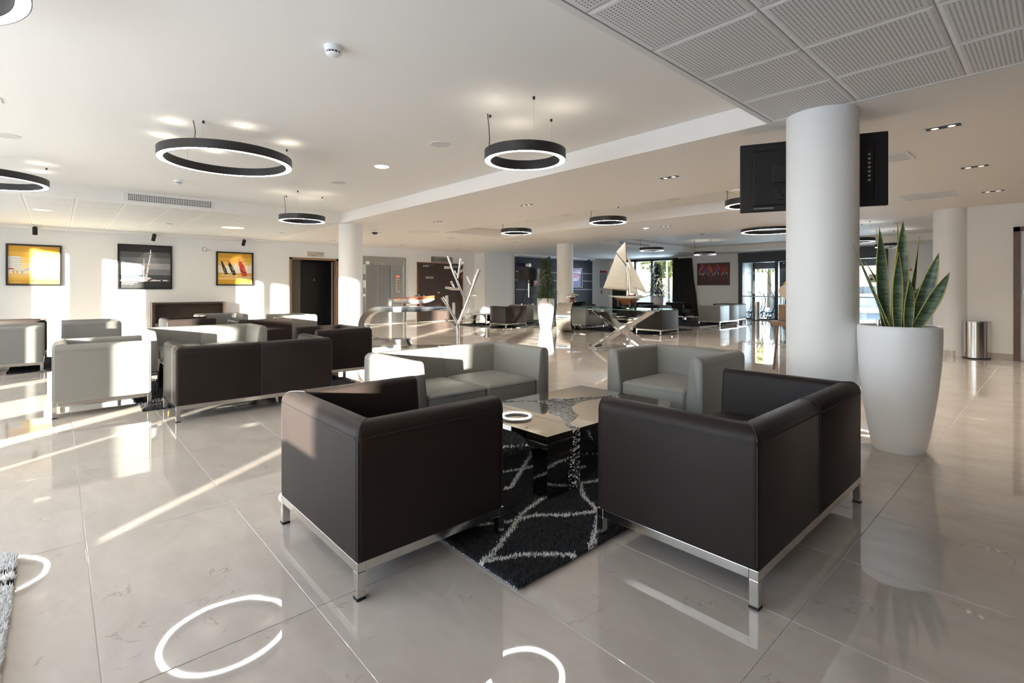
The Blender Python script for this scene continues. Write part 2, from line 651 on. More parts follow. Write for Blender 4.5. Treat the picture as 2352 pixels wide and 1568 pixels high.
for n, (hid, dist, cx, cy) in enumerate(cells):
    if n < 300:
        if tile_mesh is None:
            o = tm.build('floor_tile', STONE, floor)
            tile_mesh = o.data
        else:
            o = bpy.data.objects.new('floor_tile', tile_mesh)
            C.objects.link(o)
            o.parent = floor
        o.location = (cx, cy, 0)
        o.rotation_euler = (random.uniform(-4e-4, 4e-4), random.uniform(-6e-4, 6e-4), 0)
    else:
        rest.add([(x + cx, y + cy, z) for x, y, z in tm.v], tm.f)
o = rest.build('floor_tiles_far', STONE, floor)
o['kind'] = 'stuff'

# ---- ceilings
PU, PV = 4.376, 1.645       # corner of the perforated field beside the near column
struct('ceiling', boxes((-3.4, 4.42, PV, 10.2, HIGH, TOPZ), (-3.4, -2.0, -3.0, PV, HIGH, TOPZ)), CEIL, 'smooth white raised ceiling over the lounge')
struct('ceiling', boxes(
    (4.42, 7.0, -3.0, 15.2, LOW, TOPZ), (7.0, 8.85, -3.0, 1.8, LOW, TOPZ), (7.0, 8.85, 10.15, 15.2, LOW, TOPZ),
    (8.85, 11.9, -3.0, 15.2, LOW, TOPZ), (7.0, 8.85, 1.8, 10.15, HIGH + 0.03, TOPZ)),
    CEILW, 'lower cream ceiling band with slot lights')
struct('ceiling', boxes((11.9, 18.2, 1.2, 9.5, HIGH, TOPZ), (18.2, 19.6, 1.2, 15.2, LOW, TOPZ)), CEIL, 'raised ceiling over the far lounge')
fieldA = struct('ceiling', boxes((-2.0, PU + 0.044, -3.0, PV, LOW + 0.008, TOPZ), (PU, PU + 0.044, -3.0, PV, LOW - 0.004, LOW + 0.03),
                                 (-2.0, PU + 0.044, PV - 0.03, PV + 0.012, LOW - 0.006, LOW + 0.05)), RIM, 'dropped perforated tile ceiling beside the near column')
fieldB = struct('ceiling', boxes((-3.4, 4.42, 10.2, 15.2, LOW + 0.008, TOPZ)), RIM, 'tiled ceiling strip along the wall of sailing pictures')
fieldC = struct('ceiling', boxes((11.9, 18.2, 9.5, 15.2, LOW + 0.008, TOPZ)), RIM, 'tiled ceiling strip along the far feature wall')
struct('trim_1', boxes((-3.4, 4.42, 10.17, 10.2, LOW, HIGH)), CEIL, 'vertical face of the ceiling step above the left lounge')
struct('trim_2', boxes((11.9, 18.2, 9.47, 9.5, LOW, HIGH)), CEIL, 'vertical face of the far ceiling step')


def ceiling_tiles(parent, x0, x1, y0, y1, size_x, size_y, m_mid, name='ceiling_tile', gap=0.004, z=LOW):
    first = None
    nx = int(round((x1 - x0) / size_x))
    ny = int(round((y1 - y0) / size_y))
    for i in range(nx):
        for j in range(ny):
            loc = (x0 + size_x * (i + 0.5), y0 + size_y * (j + 0.5), z)
            if first is None:
                a, b = size_x / 2 - gap, size_y / 2 - gap
                mb = MB().box(-a, a, -b, b, 0, 0.006)
                mb.add([(-a + .018, -b + .018, -0.004), (a - .018, -b + .018, -0.004), (a - .018, b - .018, -0.004), (-a + .018, b - .018, -0.004),
                        (-a, -b, 0), (a, -b, 0), (a, b, 0), (-a, b, 0)],
                       [(0, 3, 2, 1), (0, 1, 5, 4), (1, 2, 6, 5), (2, 3, 7, 6), (3, 0, 4, 7)])
                first = mb.build(name, m_mid, parent, loc=loc)
            else:
                o = bpy.data.objects.new(name, first.data)
                C.objects.link(o)
                o.parent = parent
                o.location = loc


ceiling_tiles(fieldA, PU - 0.6 * 7, PU, PV - 0.03 - 0.6 * 6, PV - 0.03, 0.6, 0.6, TILEP)
ceiling_tiles(fieldB, 4.42 - 0.6 * 10, 4.42, 10.2, 10.2 + 0.6 * 8, 0.6, 0.6, TILEF)
ceiling_tiles(fieldC, 11.9, 11.9 + 0.9 * 7, 9.5, 9.5 + 0.9 * 6, 0.9, 0.9, TILEW)
bandT = struct('ceiling', boxes((7.02, 8.83, 1.82, 10.13, HIGH + 0.012, HIGH + 0.03)), RIM, 'tiled bed of the ceiling slot with three ring lamps')
ceiling_tiles(bandT, 7.02, 8.83, 1.82, 10.13, 0.905, 0.92, TILEW, z=HIGH)

# ---- walls
def wall_with_holes_x(y0, y1, x0, x1, z1, holes):
    """wall running along x; holes = (xa, xb, za, zb)"""
    mb = MB()
    cur = x0
    for xa, xb, za, zb in sorted(holes):
        mb.box(cur, xa, y0, y1, 0, z1)
        if za > 0:
            mb.box(xa, xb, y0, y1, 0, za)
        mb.box(xa, xb, y0, y1, zb, z1)
        cur = xb
    mb.box(cur, x1, y0, y1, 0, z1)
    return mb


def wall_with_holes_y(x0, x1, y0, y1, z1, holes):
    mb = MB()
    cur = y0
    for ya, yb, za, zb in sorted(holes):
        mb.box(x0, x1, cur, ya, 0, z1)
        if za > 0:
            mb.box(x0, x1, ya, yb, 0, za)
        mb.box(x0, x1, ya, yb, zb, z1)
        cur = yb
    mb.box(x0, x1, cur, y1, 0, z1)
    return mb


struct('wall_left', wall_with_holes_x(15.2, 15.35, -3.4, 11.9, TOPZ, [(5.04, 6.5, 0, 2.09), (7.31, 8.9, 0, 2.23), (9.34, 11.32, 0, 2.10)]),
       SATIN, 'white wall with sailing pictures, lift and toilet door')
struct('wall_left', boxes((11.9, 19.6, 14.6, 15.35, 0, TOPZ)), SATIN, 'pale wall block carrying the dark feature panel')
struct('wall_far', wall_with_holes_y(19.6, 19.75, 1.2, 14.6, TOPZ, [(3.72, 8.42, 0, 2.55), (11.0, 14.2, 0.05, 2.50)]), WHITE, 'far wall with entrance doors and window')
struct('wall_right', boxes((11.45, 11.6, -3.0, 1.3, 0, TOPZ)), WARM, 'cream wall on the right with steel bin and door')
struct('wall_right', boxes((11.6, 19.75, 1.05, 1.2, 0, TOPZ)), WARM, 'side wall of the far lounge')
# glazed walls behind the camera; the sun comes in between their piers
WIN = [(-1.14, -0.36, 0.06, 2.70), (0.14, 0.30, 0.06, 2.70), (0.46, 0.62, 1.62, 2.70), (1.10, 1.20, 1.62, 2.70),
       (1.58, 1.86, 1.62, 2.70), (2.04, 2.20, 0.06, 2.70), (2.74, 3.10, 0.06, 2.70), (3.88, 4.96, 0.06, 2.56), (5.86, 6.30, 0.06, 2.56), (7.00, 7.14, 0.06, 2.56),
       (7.29, 7.35, 0.06, 2.56), (8.76, 9.12, 0.06, 2.50), (9.30, 9.80, 0.06, 2.50), (11.33, 11.98, 0.06, 2.50), (12.38, 12.90, 0.06, 2.50)]
struct('wall_back', wall_with_holes_y(-3.55, -3.4, -3.0, 15.35, TOPZ, WIN), WHITE, 'glazed wall behind the camera')
struct('shade_mass', boxes((-3.55, 19.9, -14, 15.4, TOPZ, 5.2), (-3.55, 19.9, -14, -3.2, -0.1, TOPZ), (11.65, 19.9, -3.2, 1.04, -0.1, TOPZ)), RENDER, 'unseen building mass above and beside the lobby, added to shade the street')  # unseen storey and side blocks, sized to keep the street in shade
struct('sun_block_bar', boxes((-3.53, -3.42, 3.88, 4.96, 1.40, 1.56)), ALU, 'unseen dark bar added across a window behind the camera to block sun')  # unseen bar, added to keep the sun off a back left armchair
struct('wall_rear', boxes((-3.55, 11.6, -3.15, -3.0, 0, TOPZ)), DARKWOOD, 'wall behind the camera')
for n, (a, b, za, zb) in enumerate(WIN):
    struct('window_%d' % (n + 2), boxes((-3.47, -3.46, a, b, za, zb)), GLASS, 'tall window behind the camera')

# skirting along the right wall and the left walls: stone pieces
sk = struct('baseboard_right', boxes((11.44, 11.45, -3.0, 1.1, 0.0, 0.096)), GROUT, 'stone skirting under the cream wall')
piece = None
for i in range(7):
    y = 1.05 - 0.597 * (i + 0.5) - (0.0 if i else 0.0)
    if 0.46 > y > -0.5:
        continue
    if piece is None:
        piece = MB().box(-0.006, 0.0, -0.297, 0.297, 0.001, 0.1).build('skirting_tile', SKIRT, sk, bevel=0.0015)
        piece.location = (11.44, y, 0)
    else:
        o = piece.copy()
        C.objects.link(o)
        o.location = (11.44, y, 0)
sk2 = struct('baseboard_left', boxes((-3.4, 5.0, 15.19, 15.2, 0, 0.09), (6.6, 7.28, 15.19, 15.2, 0, 0.09), (8.94, 9.28, 15.19, 15.2, 0, 0.09),
                                     (11.38, 11.89, 15.19, 15.2, 0, 0.09), (11.89, 19.6, 14.588, 14.6, 0, 0.09)), SKIRT, 'stone skirting along the left walls')

# ---- columns
def column(x, y, label, r=0.25, z=LOW, ring=False):
    mb = MB().lathe([(r, 0.0), (r, z + 0.02)], 64, cx=x, cy=y)
    o = struct('column', mb, COL, label, smooth=50)
    o['category'] = 'column'
    return o


column(4.524, 1.29, 'thick white round column holding the television, right of centre')
column(4.726, 10.385, 'white round column beside the dark doorway on the left')
column(11.58, 10.29, 'slim far white round column behind the chrome pedestal')
c4 = column(11.58, 1.29, 'white round column built into the cream right wall')
tl = None
for k in range(6):
    a = math.radians(120 + k * 14)
    if tl is None:
        mb = MB()
        r0, r1 = 0.25, 0.258
        aa = [math.radians(t) for t in (-6.6, 0, 6.6)]
        prof = [(r0 * math.cos(t), r0 * math.sin(t)) for t in aa] + [(r1 * math.cos(t), r1 * math.sin(t)) for t in reversed(aa)]
        tl = mb.prism(prof, 0.001, 0.098).build('skirting_tile', SKIRT, c4, loc=(11.58, 1.29, 0), rot=(0, 0, a))
    else:
        o = tl.copy()
        C.objects.link(o)
        o.rotation_euler = (0, 0, a)

# ---- dark doorway on the left wall
dr = struct('door_1', boxes((5.04, 5.10, 15.17, 15.36, 0, 2.09), (6.43, 6.50, 15.17, 15.36, 0, 2.09), (5.04, 6.50, 15.17, 15.36, 2.03, 2.09)), OAK,
            'wood framed opening to a dark corridor')
MB().box(5.10, 5.12, 15.36, 17.2, 0, 2.2).box(5.10, 7.2, 17.2, 17.25, 0, 2.2).box(6.48, 7.2, 15.36, 15.38, 0, 2.2).box(7.2, 7.25, 15.36, 17.25, 0, 2.2) \
    .box(5.0, 7.25, 15.36, 17.25, 2.2, 2.25).build('corridor_wall', CORR, dr)
MB().box(5.0, 7.25, 15.36, 17.25, -0.05, 0.0).build('corridor_floor', mat('corridor_carpet', (0.03, 0.028, 0.026), 0.9), dr)
MB().box(5.12, 5.60, 15.90, 15.94, 0.0, 2.1).build('side_panel', mat('olive_panel', (0.17, 0.17, 0.14), 0.5), dr)
lf = MB().box(5.62, 6.40, 15.96, 16.0, 0.01, 2.03).build('door_leaf', BLACKD, dr)
lf2 = MB().box(6.40, 6.43, 15.36, 15.95, 0.01, 2.02).build('door_leaf', BLACKD, dr)
MB().box(6.36, 6.40, 15.37, 15.40, 0.01, 2.0).build('door_edge', ALUL, lf2)
MB().prism([(6.02, 1.42), (6.08, 1.42), (6.05, 1.51)], 15.955, 15.96, 'xz').build('warning_sticker', mat('amber_sticker', (0.35, 0.16, 0.03), 0.5), lf)
MB().box(5.13, 5.16, 15.36, 15.40, 1.52, 1.75).build('hinge', ALUL, dr)

# ---- toilets double door
d2 = struct('door_2', boxes((9.34, 9.39, 15.17, 15.3, 0, 2.10), (11.27, 11.32, 15.17, 15.3, 0, 2.10), (9.34, 11.32, 15.17, 15.3, 2.05, 2.10)),
            wood_material('red_brown_frame', (0.11, 0.04, 0.022), (0.16, 0.06, 0.032), 6, (10, 10, 1)), 'dark brown double door to the toilets')
for a, b in ((9.39, 10.328), (10.332, 11.27)):
    leaf = MB().box(a, b, 15.205, 15.25, 0.008, 2.05).build('door_leaf', DOORWOOD, d2)
    s = 1 if a < 10 else -1
    e = a if s > 0 else b
    for z in (0.35, 1.05, 1.62, 1.82):
        MB().tube([(e, 15.195, z - 0.05), (e, 15.195, z + 0.05)], 0.012, 6).build('hinge', ALUL, leaf)
    cx = e + s * 0.28
    MB().box(cx - 0.13, cx + 0.13, 15.15, 15.205, 1.94, 2.0).box(cx - 0.06 * s, cx + 0.34 * s, 15.165, 15.185, 2.005, 2.02).build('door_closer', STEEL, leaf, bevel=0.006)
hd = MB().tube([(10.26, 15.2, 1.03), (10.26, 15.14, 1.03), (10.14, 15.14, 1.03)], 0.011, 8).build('door_handle', CHROME, d2)
MB().lathe([(0.028, 0), (0.028, 0.01)], 16).build('rosette', CHROME, hd, loc=(10.26, 15.205, 1.03), rot=(PI / 2, 0, 0))
pl = MB().box(9.70, 10.02, 15.196, 15.205, 1.53, 1.60).build('door_plate', PLATE, d2)
text('Escaliers', 0.048, INK, pl, (9.89, 15.193, 1.565), (PI / 2, 0, 0))
text('↗', 0.05, INK, pl, (9.75, 15.193, 1.565), (PI / 2, 0, 0))

# ---- grey door at the right edge
REDFRAME = wood_material('reddish_brown_frame', (0.085, 0.040, 0.026), (0.12, 0.058, 0.038), 6, (10, 10, 1))
d3 = struct('door_3', boxes((11.40, 11.47, 0.44, 0.52, 0, 2.15), (11.40, 11.47, -0.62, -0.54, 0, 2.15), (11.40, 11.47, -0.62, 0.52, 2.08, 2.15)),
            REDFRAME, 'grey door in a brown frame at the right edge')
MB().box(11.425, 11.45, -0.54, 0.44, 0.012, 2.08).build('door_leaf', GREYD, d3)
ck = MB().box(11.395, 11.425, 0.345, 0.405, 0.98, 1.22).build('card_lock', ALUL, d3, bevel=0.006)
MB().box(11.388, 11.397, 0.35, 0.40, 1.15, 1.21).build('card_reader', BLACKP, ck, bevel=0.003)
MB().tube([(11.395, 0.375, 1.06), (11.35, 0.375, 1.06), (11.35, 0.26, 1.06)], 0.01, 8).build('door_handle', CHROME, ck)

# ---- entrance
E_X = 19.6
d4 = struct('door_4', boxes((19.52, 19.72, 3.72, 3.86, 0, 2.55), (19.52, 19.72, 8.26, 8.42, 0, 2.55), (19.50, 19.74, 3.72, 8.42, 2.16, 2.55),
                            (19.54, 19.68, 6.98, 7.10, 0, 2.18), (19.54, 19.68, 5.05, 5.17, 0, 2.18), (19.52, 19.72, 3.72, 8.42, -0.02, 0.045)),
            ALU, 'dark grey glazed entrance with sliding doors')
for a, b in ((3.86, 5.05), (5.17, 6.10), (6.06, 6.98), (7.10, 8.26)):
    pn = MB().box(19.60, 19.61, a, b, 0.045, 2.16).build('door_pane', GLASS, d4)
    MB().box(19.585, 19.60, a, b, 0.86, 0.90).build('glass_band', mat('frosted_band', (0.75, 0.80, 0.86), 0.6), pn)
text('WEST', 0.13, WHITEP, d4, (19.59, 7.93, 1.76), (PI / 2, 0, -PI / 2))
sg = MB().box(19.56, 19.58, 3.87, 4.22, 1.36, 1.64).build('parking_notice', WHITEP, d4)
MB().box(19.553, 19.56, 3.88, 4.02, 1.40, 1.45).build('red_bar', REDP, sg)
text('PARKING', 0.055, INK, sg, (19.553, 4.045, 1.585), (PI / 2, 0, -PI / 2))
MB().prism([(3.93, 1.44), (4.07, 1.44), (4.07, 1.485), (4.035, 1.49), (4.02, 1.53), (3.965, 1.53), (3.95, 1.49), (3.93, 1.485)], 19.552, 19.56, 'yz').build('car_symbol', INK, sg)
MB().prism([(4.10, 1.44), (4.20, 1.44), (4.20, 1.48), (4.175, 1.49), (4.16, 1.52), (4.125, 1.52), (4.115, 1.49), (4.10, 1.48)], 19.552, 19.56, 'yz').build('car_symbol', INK, sg)
# outer porch
d5 = struct('door_5', boxes((22.3, 22.45, 3.72, 3.82, 0, 2.5), (22.3, 22.45, 8.9, 9.0, 0, 2.5), (22.3, 22.45, 7.35, 7.95, 0, 2.5), (22.3, 22.45, 3.0, 9.0, 2.02, 2.6),
                            (22.3, 22.45, 5.3, 5.38, 0, 2.1)), ALU, 'outer glazed doors of the entrance porch')
for a, b in ((3.82, 5.3), (5.38, 7.35), (7.95, 8.9)):
    MB().box(22.37, 22.38, a, b, 0.02, 2.02).build('door_pane', GLASS, d5)
struct('floor', boxes((19.6, 22.5, 3.0, 9.0, -0.1, -0.004)), SKIRT, 'porch floor between the two glazed doors')
struct('ceiling', boxes((19.75, 22.5, 3.0, 9.0, 2.6, 2.7)), CEIL, 'porch ceiling')
struct('wall_porch', boxes((19.75, 22.45, 9.0, 9.1, 0, 2.6), (19.75, 22.45, 2.9, 3.0, 0, 2.6)), WHITE, 'side walls of the entrance porch')

# ---- far window
w10 = struct('window_1', boxes((19.60, 19.70, 11.0, 11.09, 0.05, 2.50), (19.60, 19.70, 12.22, 12.33, 0.05, 2.50), (19.60, 19.70, 13.10, 13.20, 0.05, 2.50),
                                (19.60, 19.70, 14.1, 14.2, 0.05, 2.50), (19.60, 19.70, 11.0, 14.2, 2.40, 2.50), (19.60, 19.70, 11.0, 14.2, 0.05, 0.12)),
             ALU, 'large dark framed far window with view of trees')
for a, b in ((11.09, 12.22), (12.33, 13.10), (13.20, 14.1)):
    MB().box(19.65, 19.66, a, b, 0.12, 2.40).build('pane', GLASS, w10)


def curtain(label, y0, y1, x=19.50, z1=2.45, flare=0.0):
    n = 90
    front, back = [], []
    rings = []
    for z, s in ((z1, 0.0), (1.6, 0.25), (0.9, 0.7), (0.03, 1.0)):
        fr, bk = [], []
        for i in range(n + 1):
            t = i / n
            y = y0 + (y1 - y0) * t - flare * s * (1 - t)
            a = 0.045 * math.sin(t * 2 * PI * 8.5 + 0.4 * math.sin(t * 23))
            fr.append((x + a, y, z))
            bk.append((x + a + 0.012, y, z))
        rings.append(fr + bk[::-1])
    mb = MB().loft(rings)
    o = mb.build('curtain', CURTAIN, smooth=60)
    tag(o, label, 'curtain')
    return o


curtain('dark olive curtain hanging between the far window and red picture', 10.33, 11.22, flare=0.28)
curtain('dark olive curtain hanging behind the ship sails', 13.55, 14.35)

# ================================================================== seating
SH, SD, ZB = 0.648, 0.72, 0.142      # height, depth, underside of the upholstery


def seat_profile(thin=0.105, thick=0.155):
    r = 0.048
    P = [(0.0, ZB), (0.0, SH - r)]
    for k in range(1, 5):
        a = PI / 2 * k / 4
        P.append((r - r * math.cos(a), SH - r + r * math.sin(a)))
    r2 = 0.034
    for k in range(0, 5):
        a = PI / 2 * k / 4
        P.append((thin - r2 + r2 * math.sin(a), SH - r2 + r2 * math.cos(a)))
    P += [(thin + 0.02, 0.45), (thick, ZB)]
    return P


def make_seat(name, label, cat, W, leather, seam, group=None, worn=False):
    t = thing(name, label, cat, group=group)
    P = seat_profile()
    hw, F, B, r = W / 2, SD / 2, -SD / 2, 0.022
    cd_ = sum(p[0] for p in P) / len(P)
    cz_ = sum(p[1] for p in P) / len(P)

    def inset(k):
        out = []
        for d, z in P:
            s = 1 - 2.0 * k / 0.14
            z2 = cz_ + (z - cz_) * (1 - 2.0 * k / 0.55)
            out.append((cd_ + (d - cd_) * s, max(z2, ZB)))
        return out

    def arc(d, lo, hi, n=4):
        pts = []
        for k in range(n + 1):
            a = math.radians(lo + (hi - lo) * k / n)
            rr = max(r - d, 0.0)
            c = max(r, d)
            pts.append((-hw + c + rr * math.cos(a), B + c + rr * math.sin(a)))
        return pts

    for side in (-1, 1):
        rings = []
        for y, k in ((F, 0.020), (F - 0.006, 0.008), (F - 0.020, 0.0), (F - 0.04, 0.0), (0.05, 0.0)):
            Q = inset(k)
            rings.append([(-hw + d, y, z) for d, z in Q])
        A = [arc(d, 180, 225) for d, z in P]
        for s in range(5):
            rings.append([(A[i][s][0], A[i][s][1], P[i][1]) for i in range(len(P))])
        rings = [[(side * -x, y, z) for x, y, z in rg] for rg in rings]
        arm = MB().loft(rings).build('arm', leather, t, smooth=38)
        # stitched seams: along the outer top edge and round the front edge
        zs = SH - 0.052
        e = 0.0012
        MB().tube([(side * (hw + e), F - 0.02, zs), (side * (hw + e), B + r, zs)], 0.0022, 6) \
            .tube([(side * (hw - d), F - 0.008 + 0.001, z) for d, z in inset(0.006)], 0.0026, 6).build('seam', seam, arm)
    rings = []
    A = [arc(d, 225, 270) for d, z in P]
    for s in range(5):
        rings.append([(A[i][s][0], A[i][s][1], P[i][1]) for i in range(len(P))])
    two = W > 1.0
    if two:
        for x, k in ((-0.006, 0.0), (-0.002, 0.003), (0.002, 0.003), (0.006, 0.0)):
            rings.append([(x, B + d, z) for d, z in inset(k)])
    R2 = [[(-x, y, z) for x, y, z in rg] for rg in rings[:5]][::-1]
    back = MB().loft(rings + R2).build('backrest', leather, t, smooth=38)
    sm = MB()
    zs = SH - 0.052
    sm.tube([(-hw + r, B - 0.0012, zs), (hw - r, B - 0.0012, zs)], 0.0022, 6)
    for sx in (-1, 1):
        sm.tube([(sx * (hw - 0.0055), B + 0.0055, z) for z in (ZB + 0.01, 0.4, SH - 0.06)], 0.0028, 6)
        sm.tube([(sx * (hw - d - (0.0055 if d < r else 0)), B + d + (0.0055 if d < r else 0), z + 0.001) for d, z in P[1:12]], 0.0026, 6)
    if two:
        sm.tube([(0, B + d - 0.0006, z + 0.0006) for d, z in P[:12]], 0.0030, 6)
    sm.build('seam', seam, back)
    # seat cushions
    n = 2 if two else 1
    x0 = -hw + 0.142
    wseat = (W - 0.284) / n
    for i in range(n):
        a, b = x0 + wseat * i + 0.002, x0 + wseat * (i + 1) - 0.002
        y0, y1 = B + 0.12, F - 0.006
        rings = []

        def rr(k, z, rad=0.028):
            pts = []
            for (cx, cy, a0) in ((b - k - rad, y1 - k - rad, 0), (a + k + rad, y1 - k - rad, 90), (a + k + rad, y0 + k + rad, 180), (b - k - rad, y0 + k + rad, 270)):
                for q in range(5):
                    an = math.radians(a0 + 90 * q / 4)
                    pts.append((cx + rad * math.cos(an), cy + rad * math.sin(an), z))
            return pts
        for k, z in ((0.0, ZB), (0.0, 0.375), (0.003, 0.392), (0.014, 0.404), (0.05, 0.416), (0.11, 0.428), (0.17, 0.434)):
            rings.append(rr(k, z - 0.012 if z > 0.2 else z))
        cu = MB().loft(rings).build('seat_cushion', leather, t, smooth=50)
        MB().tube([(a + 0.004, y1 + 0.0008 - 0.005, 0.374), (a + 0.03, y1 + 0.0008, 0.374), (b - 0.03, y1 + 0.0008, 0.374), (b - 0.004, y1 + 0.0008 - 0.005, 0.374)], 0.0026, 6).build('piping', seam, cu)
    # steel base
    fr = MB()
    q, z0, z1 = 0.034, 0.105, ZB
    fr.box(-hw, hw, B, B + q, z0, z1).box(-hw, hw, F - q, F, z0, z1).box(-hw, -hw + q, B + q, F - q, z0, z1).box(hw - q, hw, B + q, F - q, z0, z1)
    fr.build('base_frame', FRAMEC, t, bevel=0.002)
    for sx in (-1, 1):
        for sy in (-1, 1):
            xa, ya = sx * (hw - q / 2), sy * (SD / 2 - q / 2)
            lg = MB().box(xa - q / 2, xa + q / 2, ya - q / 2, ya + q / 2, 0.010, z0).build('leg', FRAMEC, t, bevel=0.002)
            MB().box(xa - q / 2 - 0.0005, xa + q / 2 + 0.0005, ya - q / 2 - 0.0005, ya + q / 2 + 0.0005, 0.0, 0.010).build('foot_cap', RUBBER, lg)
    return t


def at(u0, u1, v0, v1):
    return ((u0 + u1) / 2, (v0 + v1) / 2, 0)


FAC = {'+u': -PI / 2, '-u': PI / 2, '+v': 0.0, '-v': PI}     # way the sitter looks
WA, WS = 0.85, 1.37
protoA_b = make_seat('armchair', 'dark brown leather armchair at the front left, its back half in low sun', 'armchair', WA, BROWN, SEAM_B)
protoA_t = make_seat('armchair', 'pale grey leather armchair at the far side of the coffee table, seat facing us', 'armchair', WA, TAUPE, SEAM_T)
protoS_b = make_seat('two_seat_sofa', 'dark brown leather two-seat sofa at the front right, turned away from us', 'sofa', WS, BROWN, SEAM_B)
protoS_t = make_seat('two_seat_sofa', 'pale grey leather two-seat sofa with sunlit backrest behind the coffee table', 'sofa', WS, TAUPE, SEAM_T)
PROTO = {'Ab': protoA_b, 'At': protoA_t, 'Sb': protoS_b, 'St': protoS_t}


def place(kind, centre, facing, label=None, group=None, first=False):
    p = PROTO[kind]
    loc = (centre[0], centre[1], 0.0)
    if first:
        p.location = loc
        p.rotation_euler = (0, 0, FAC[facing])
        if group:
            p['group'] = group
        return p
    return dup(p, loc, FAC[facing], label, group)


G1 = 'seats around the near coffee table'
place('Ab', (0.817 + SD / 2, 2.166), '+u', group=G1, first=True)
place('At', (3.445 + SD / 2, 2.165), '-u', group=G1, first=True)
place('Sb', (2.535, 0.727 + SD / 2), '+v', group=G1, first=True)
place('St', (2.485, 3.0 + SD / 2), '-v', group=G1, first=True)
dup(protoS_b, (-0.965, 0.745, 0.0), PI / 2, 'brown two-seat sofa on the white rug, outside the left edge of the picture', G1)
G2 = 'seats of the middle left lounge group'
place('Sb', (1.445, 5.12 + SD / 2), '+v', 'dark brown two-seat sofa in the middle left, back seam towards us', G2)
place('At', (-0.03 + SD / 2, 6.42), '+u', 'pale armchair left of the brown sofa, right edge sunlit', G2)
place('St', (1.475, 7.39 + SD / 2), '-v', 'pale two-seat sofa behind the brown sofa, sun across its backrest', G2)
place('Ab', (2.36 + SD / 2, 6.54), '-u', 'brown armchair right of the middle left brown sofa, in front of the chrome console', G2)
G3 = 'seats of the back left lounge group'
place('Ab', (1.33 + SD / 2, 10.28), '+u', 'brown armchair with a sunlit side in front of the dark wood cabinet', G3)
place('Ab', (2.61, 9.0 + SD / 2), '+v', 'brown armchair seen from behind just left of the dark doorway', G3)
place('At', (2.50, 11.26 + SD / 2), '-v', 'pale armchair facing us beside the right end of the wood cabinet', G3)
place('At', (3.13 + SD / 2, 10.41), '-u', 'pale armchair standing against the dark doorway', G3)
G4 = 'seats at the left edge of the picture'
place('At', (-0.85 + SD / 2, 9.93), '+u', 'pale armchair cut by the left edge, two sun stripes on its side', G4)
place('Sb', (-0.80, 11.2 + SD / 2), '-v', 'brown sofa at the left edge under the beach picture', G4)
place('At', (0.06 + SD / 2, 10.62), '-u', 'small-looking pale armchair under the gap between beach and yacht pictures', G4)
G5 = 'seats of the far lounge'
place('Ab', (9.63 + WA / 2, 10.84 + SD / 2), '+v', 'brown armchair with sun flecks in front of the grey wall beside the tree stand', G5)
place('St', (11.99, 11.76 + SD / 2), '+v', 'pale sofa with lattice shadow behind the bamboo pot', G5)
place('At', (11.48, 8.98 + SD / 2 + 0.05), '-v', 'grey green armchair behind the left half of the glass table', G5)
place('Ab', (11.45, 6.65 + SD / 2), '+v', 'dark armchair just right of the glass table trestle', G5)
place('St', (15.985, 7.17 + SD / 2), '+v', 'grey two-seat sofa under the red polo picture', G5)
place('Ab', (16.9 + SD / 2, 7.75), '-u', 'brown armchair at the right end of the grey far sofa', G5)
place('Sb', (16.2, 10.85), '-v', 'brown sofa far behind the model yacht', G5)
place('Ab', (17.85, 9.95), '-v', 'brown armchair below the olive curtain with its seat facing us', G5)
place('Ab', (13.1, 11.0), '-u', 'dark armchair right behind the slim far column', G5)
place('Ab', (14.0, 8.7), '-u', 'black-looking armchair directly behind the hull of the model yacht', G5)

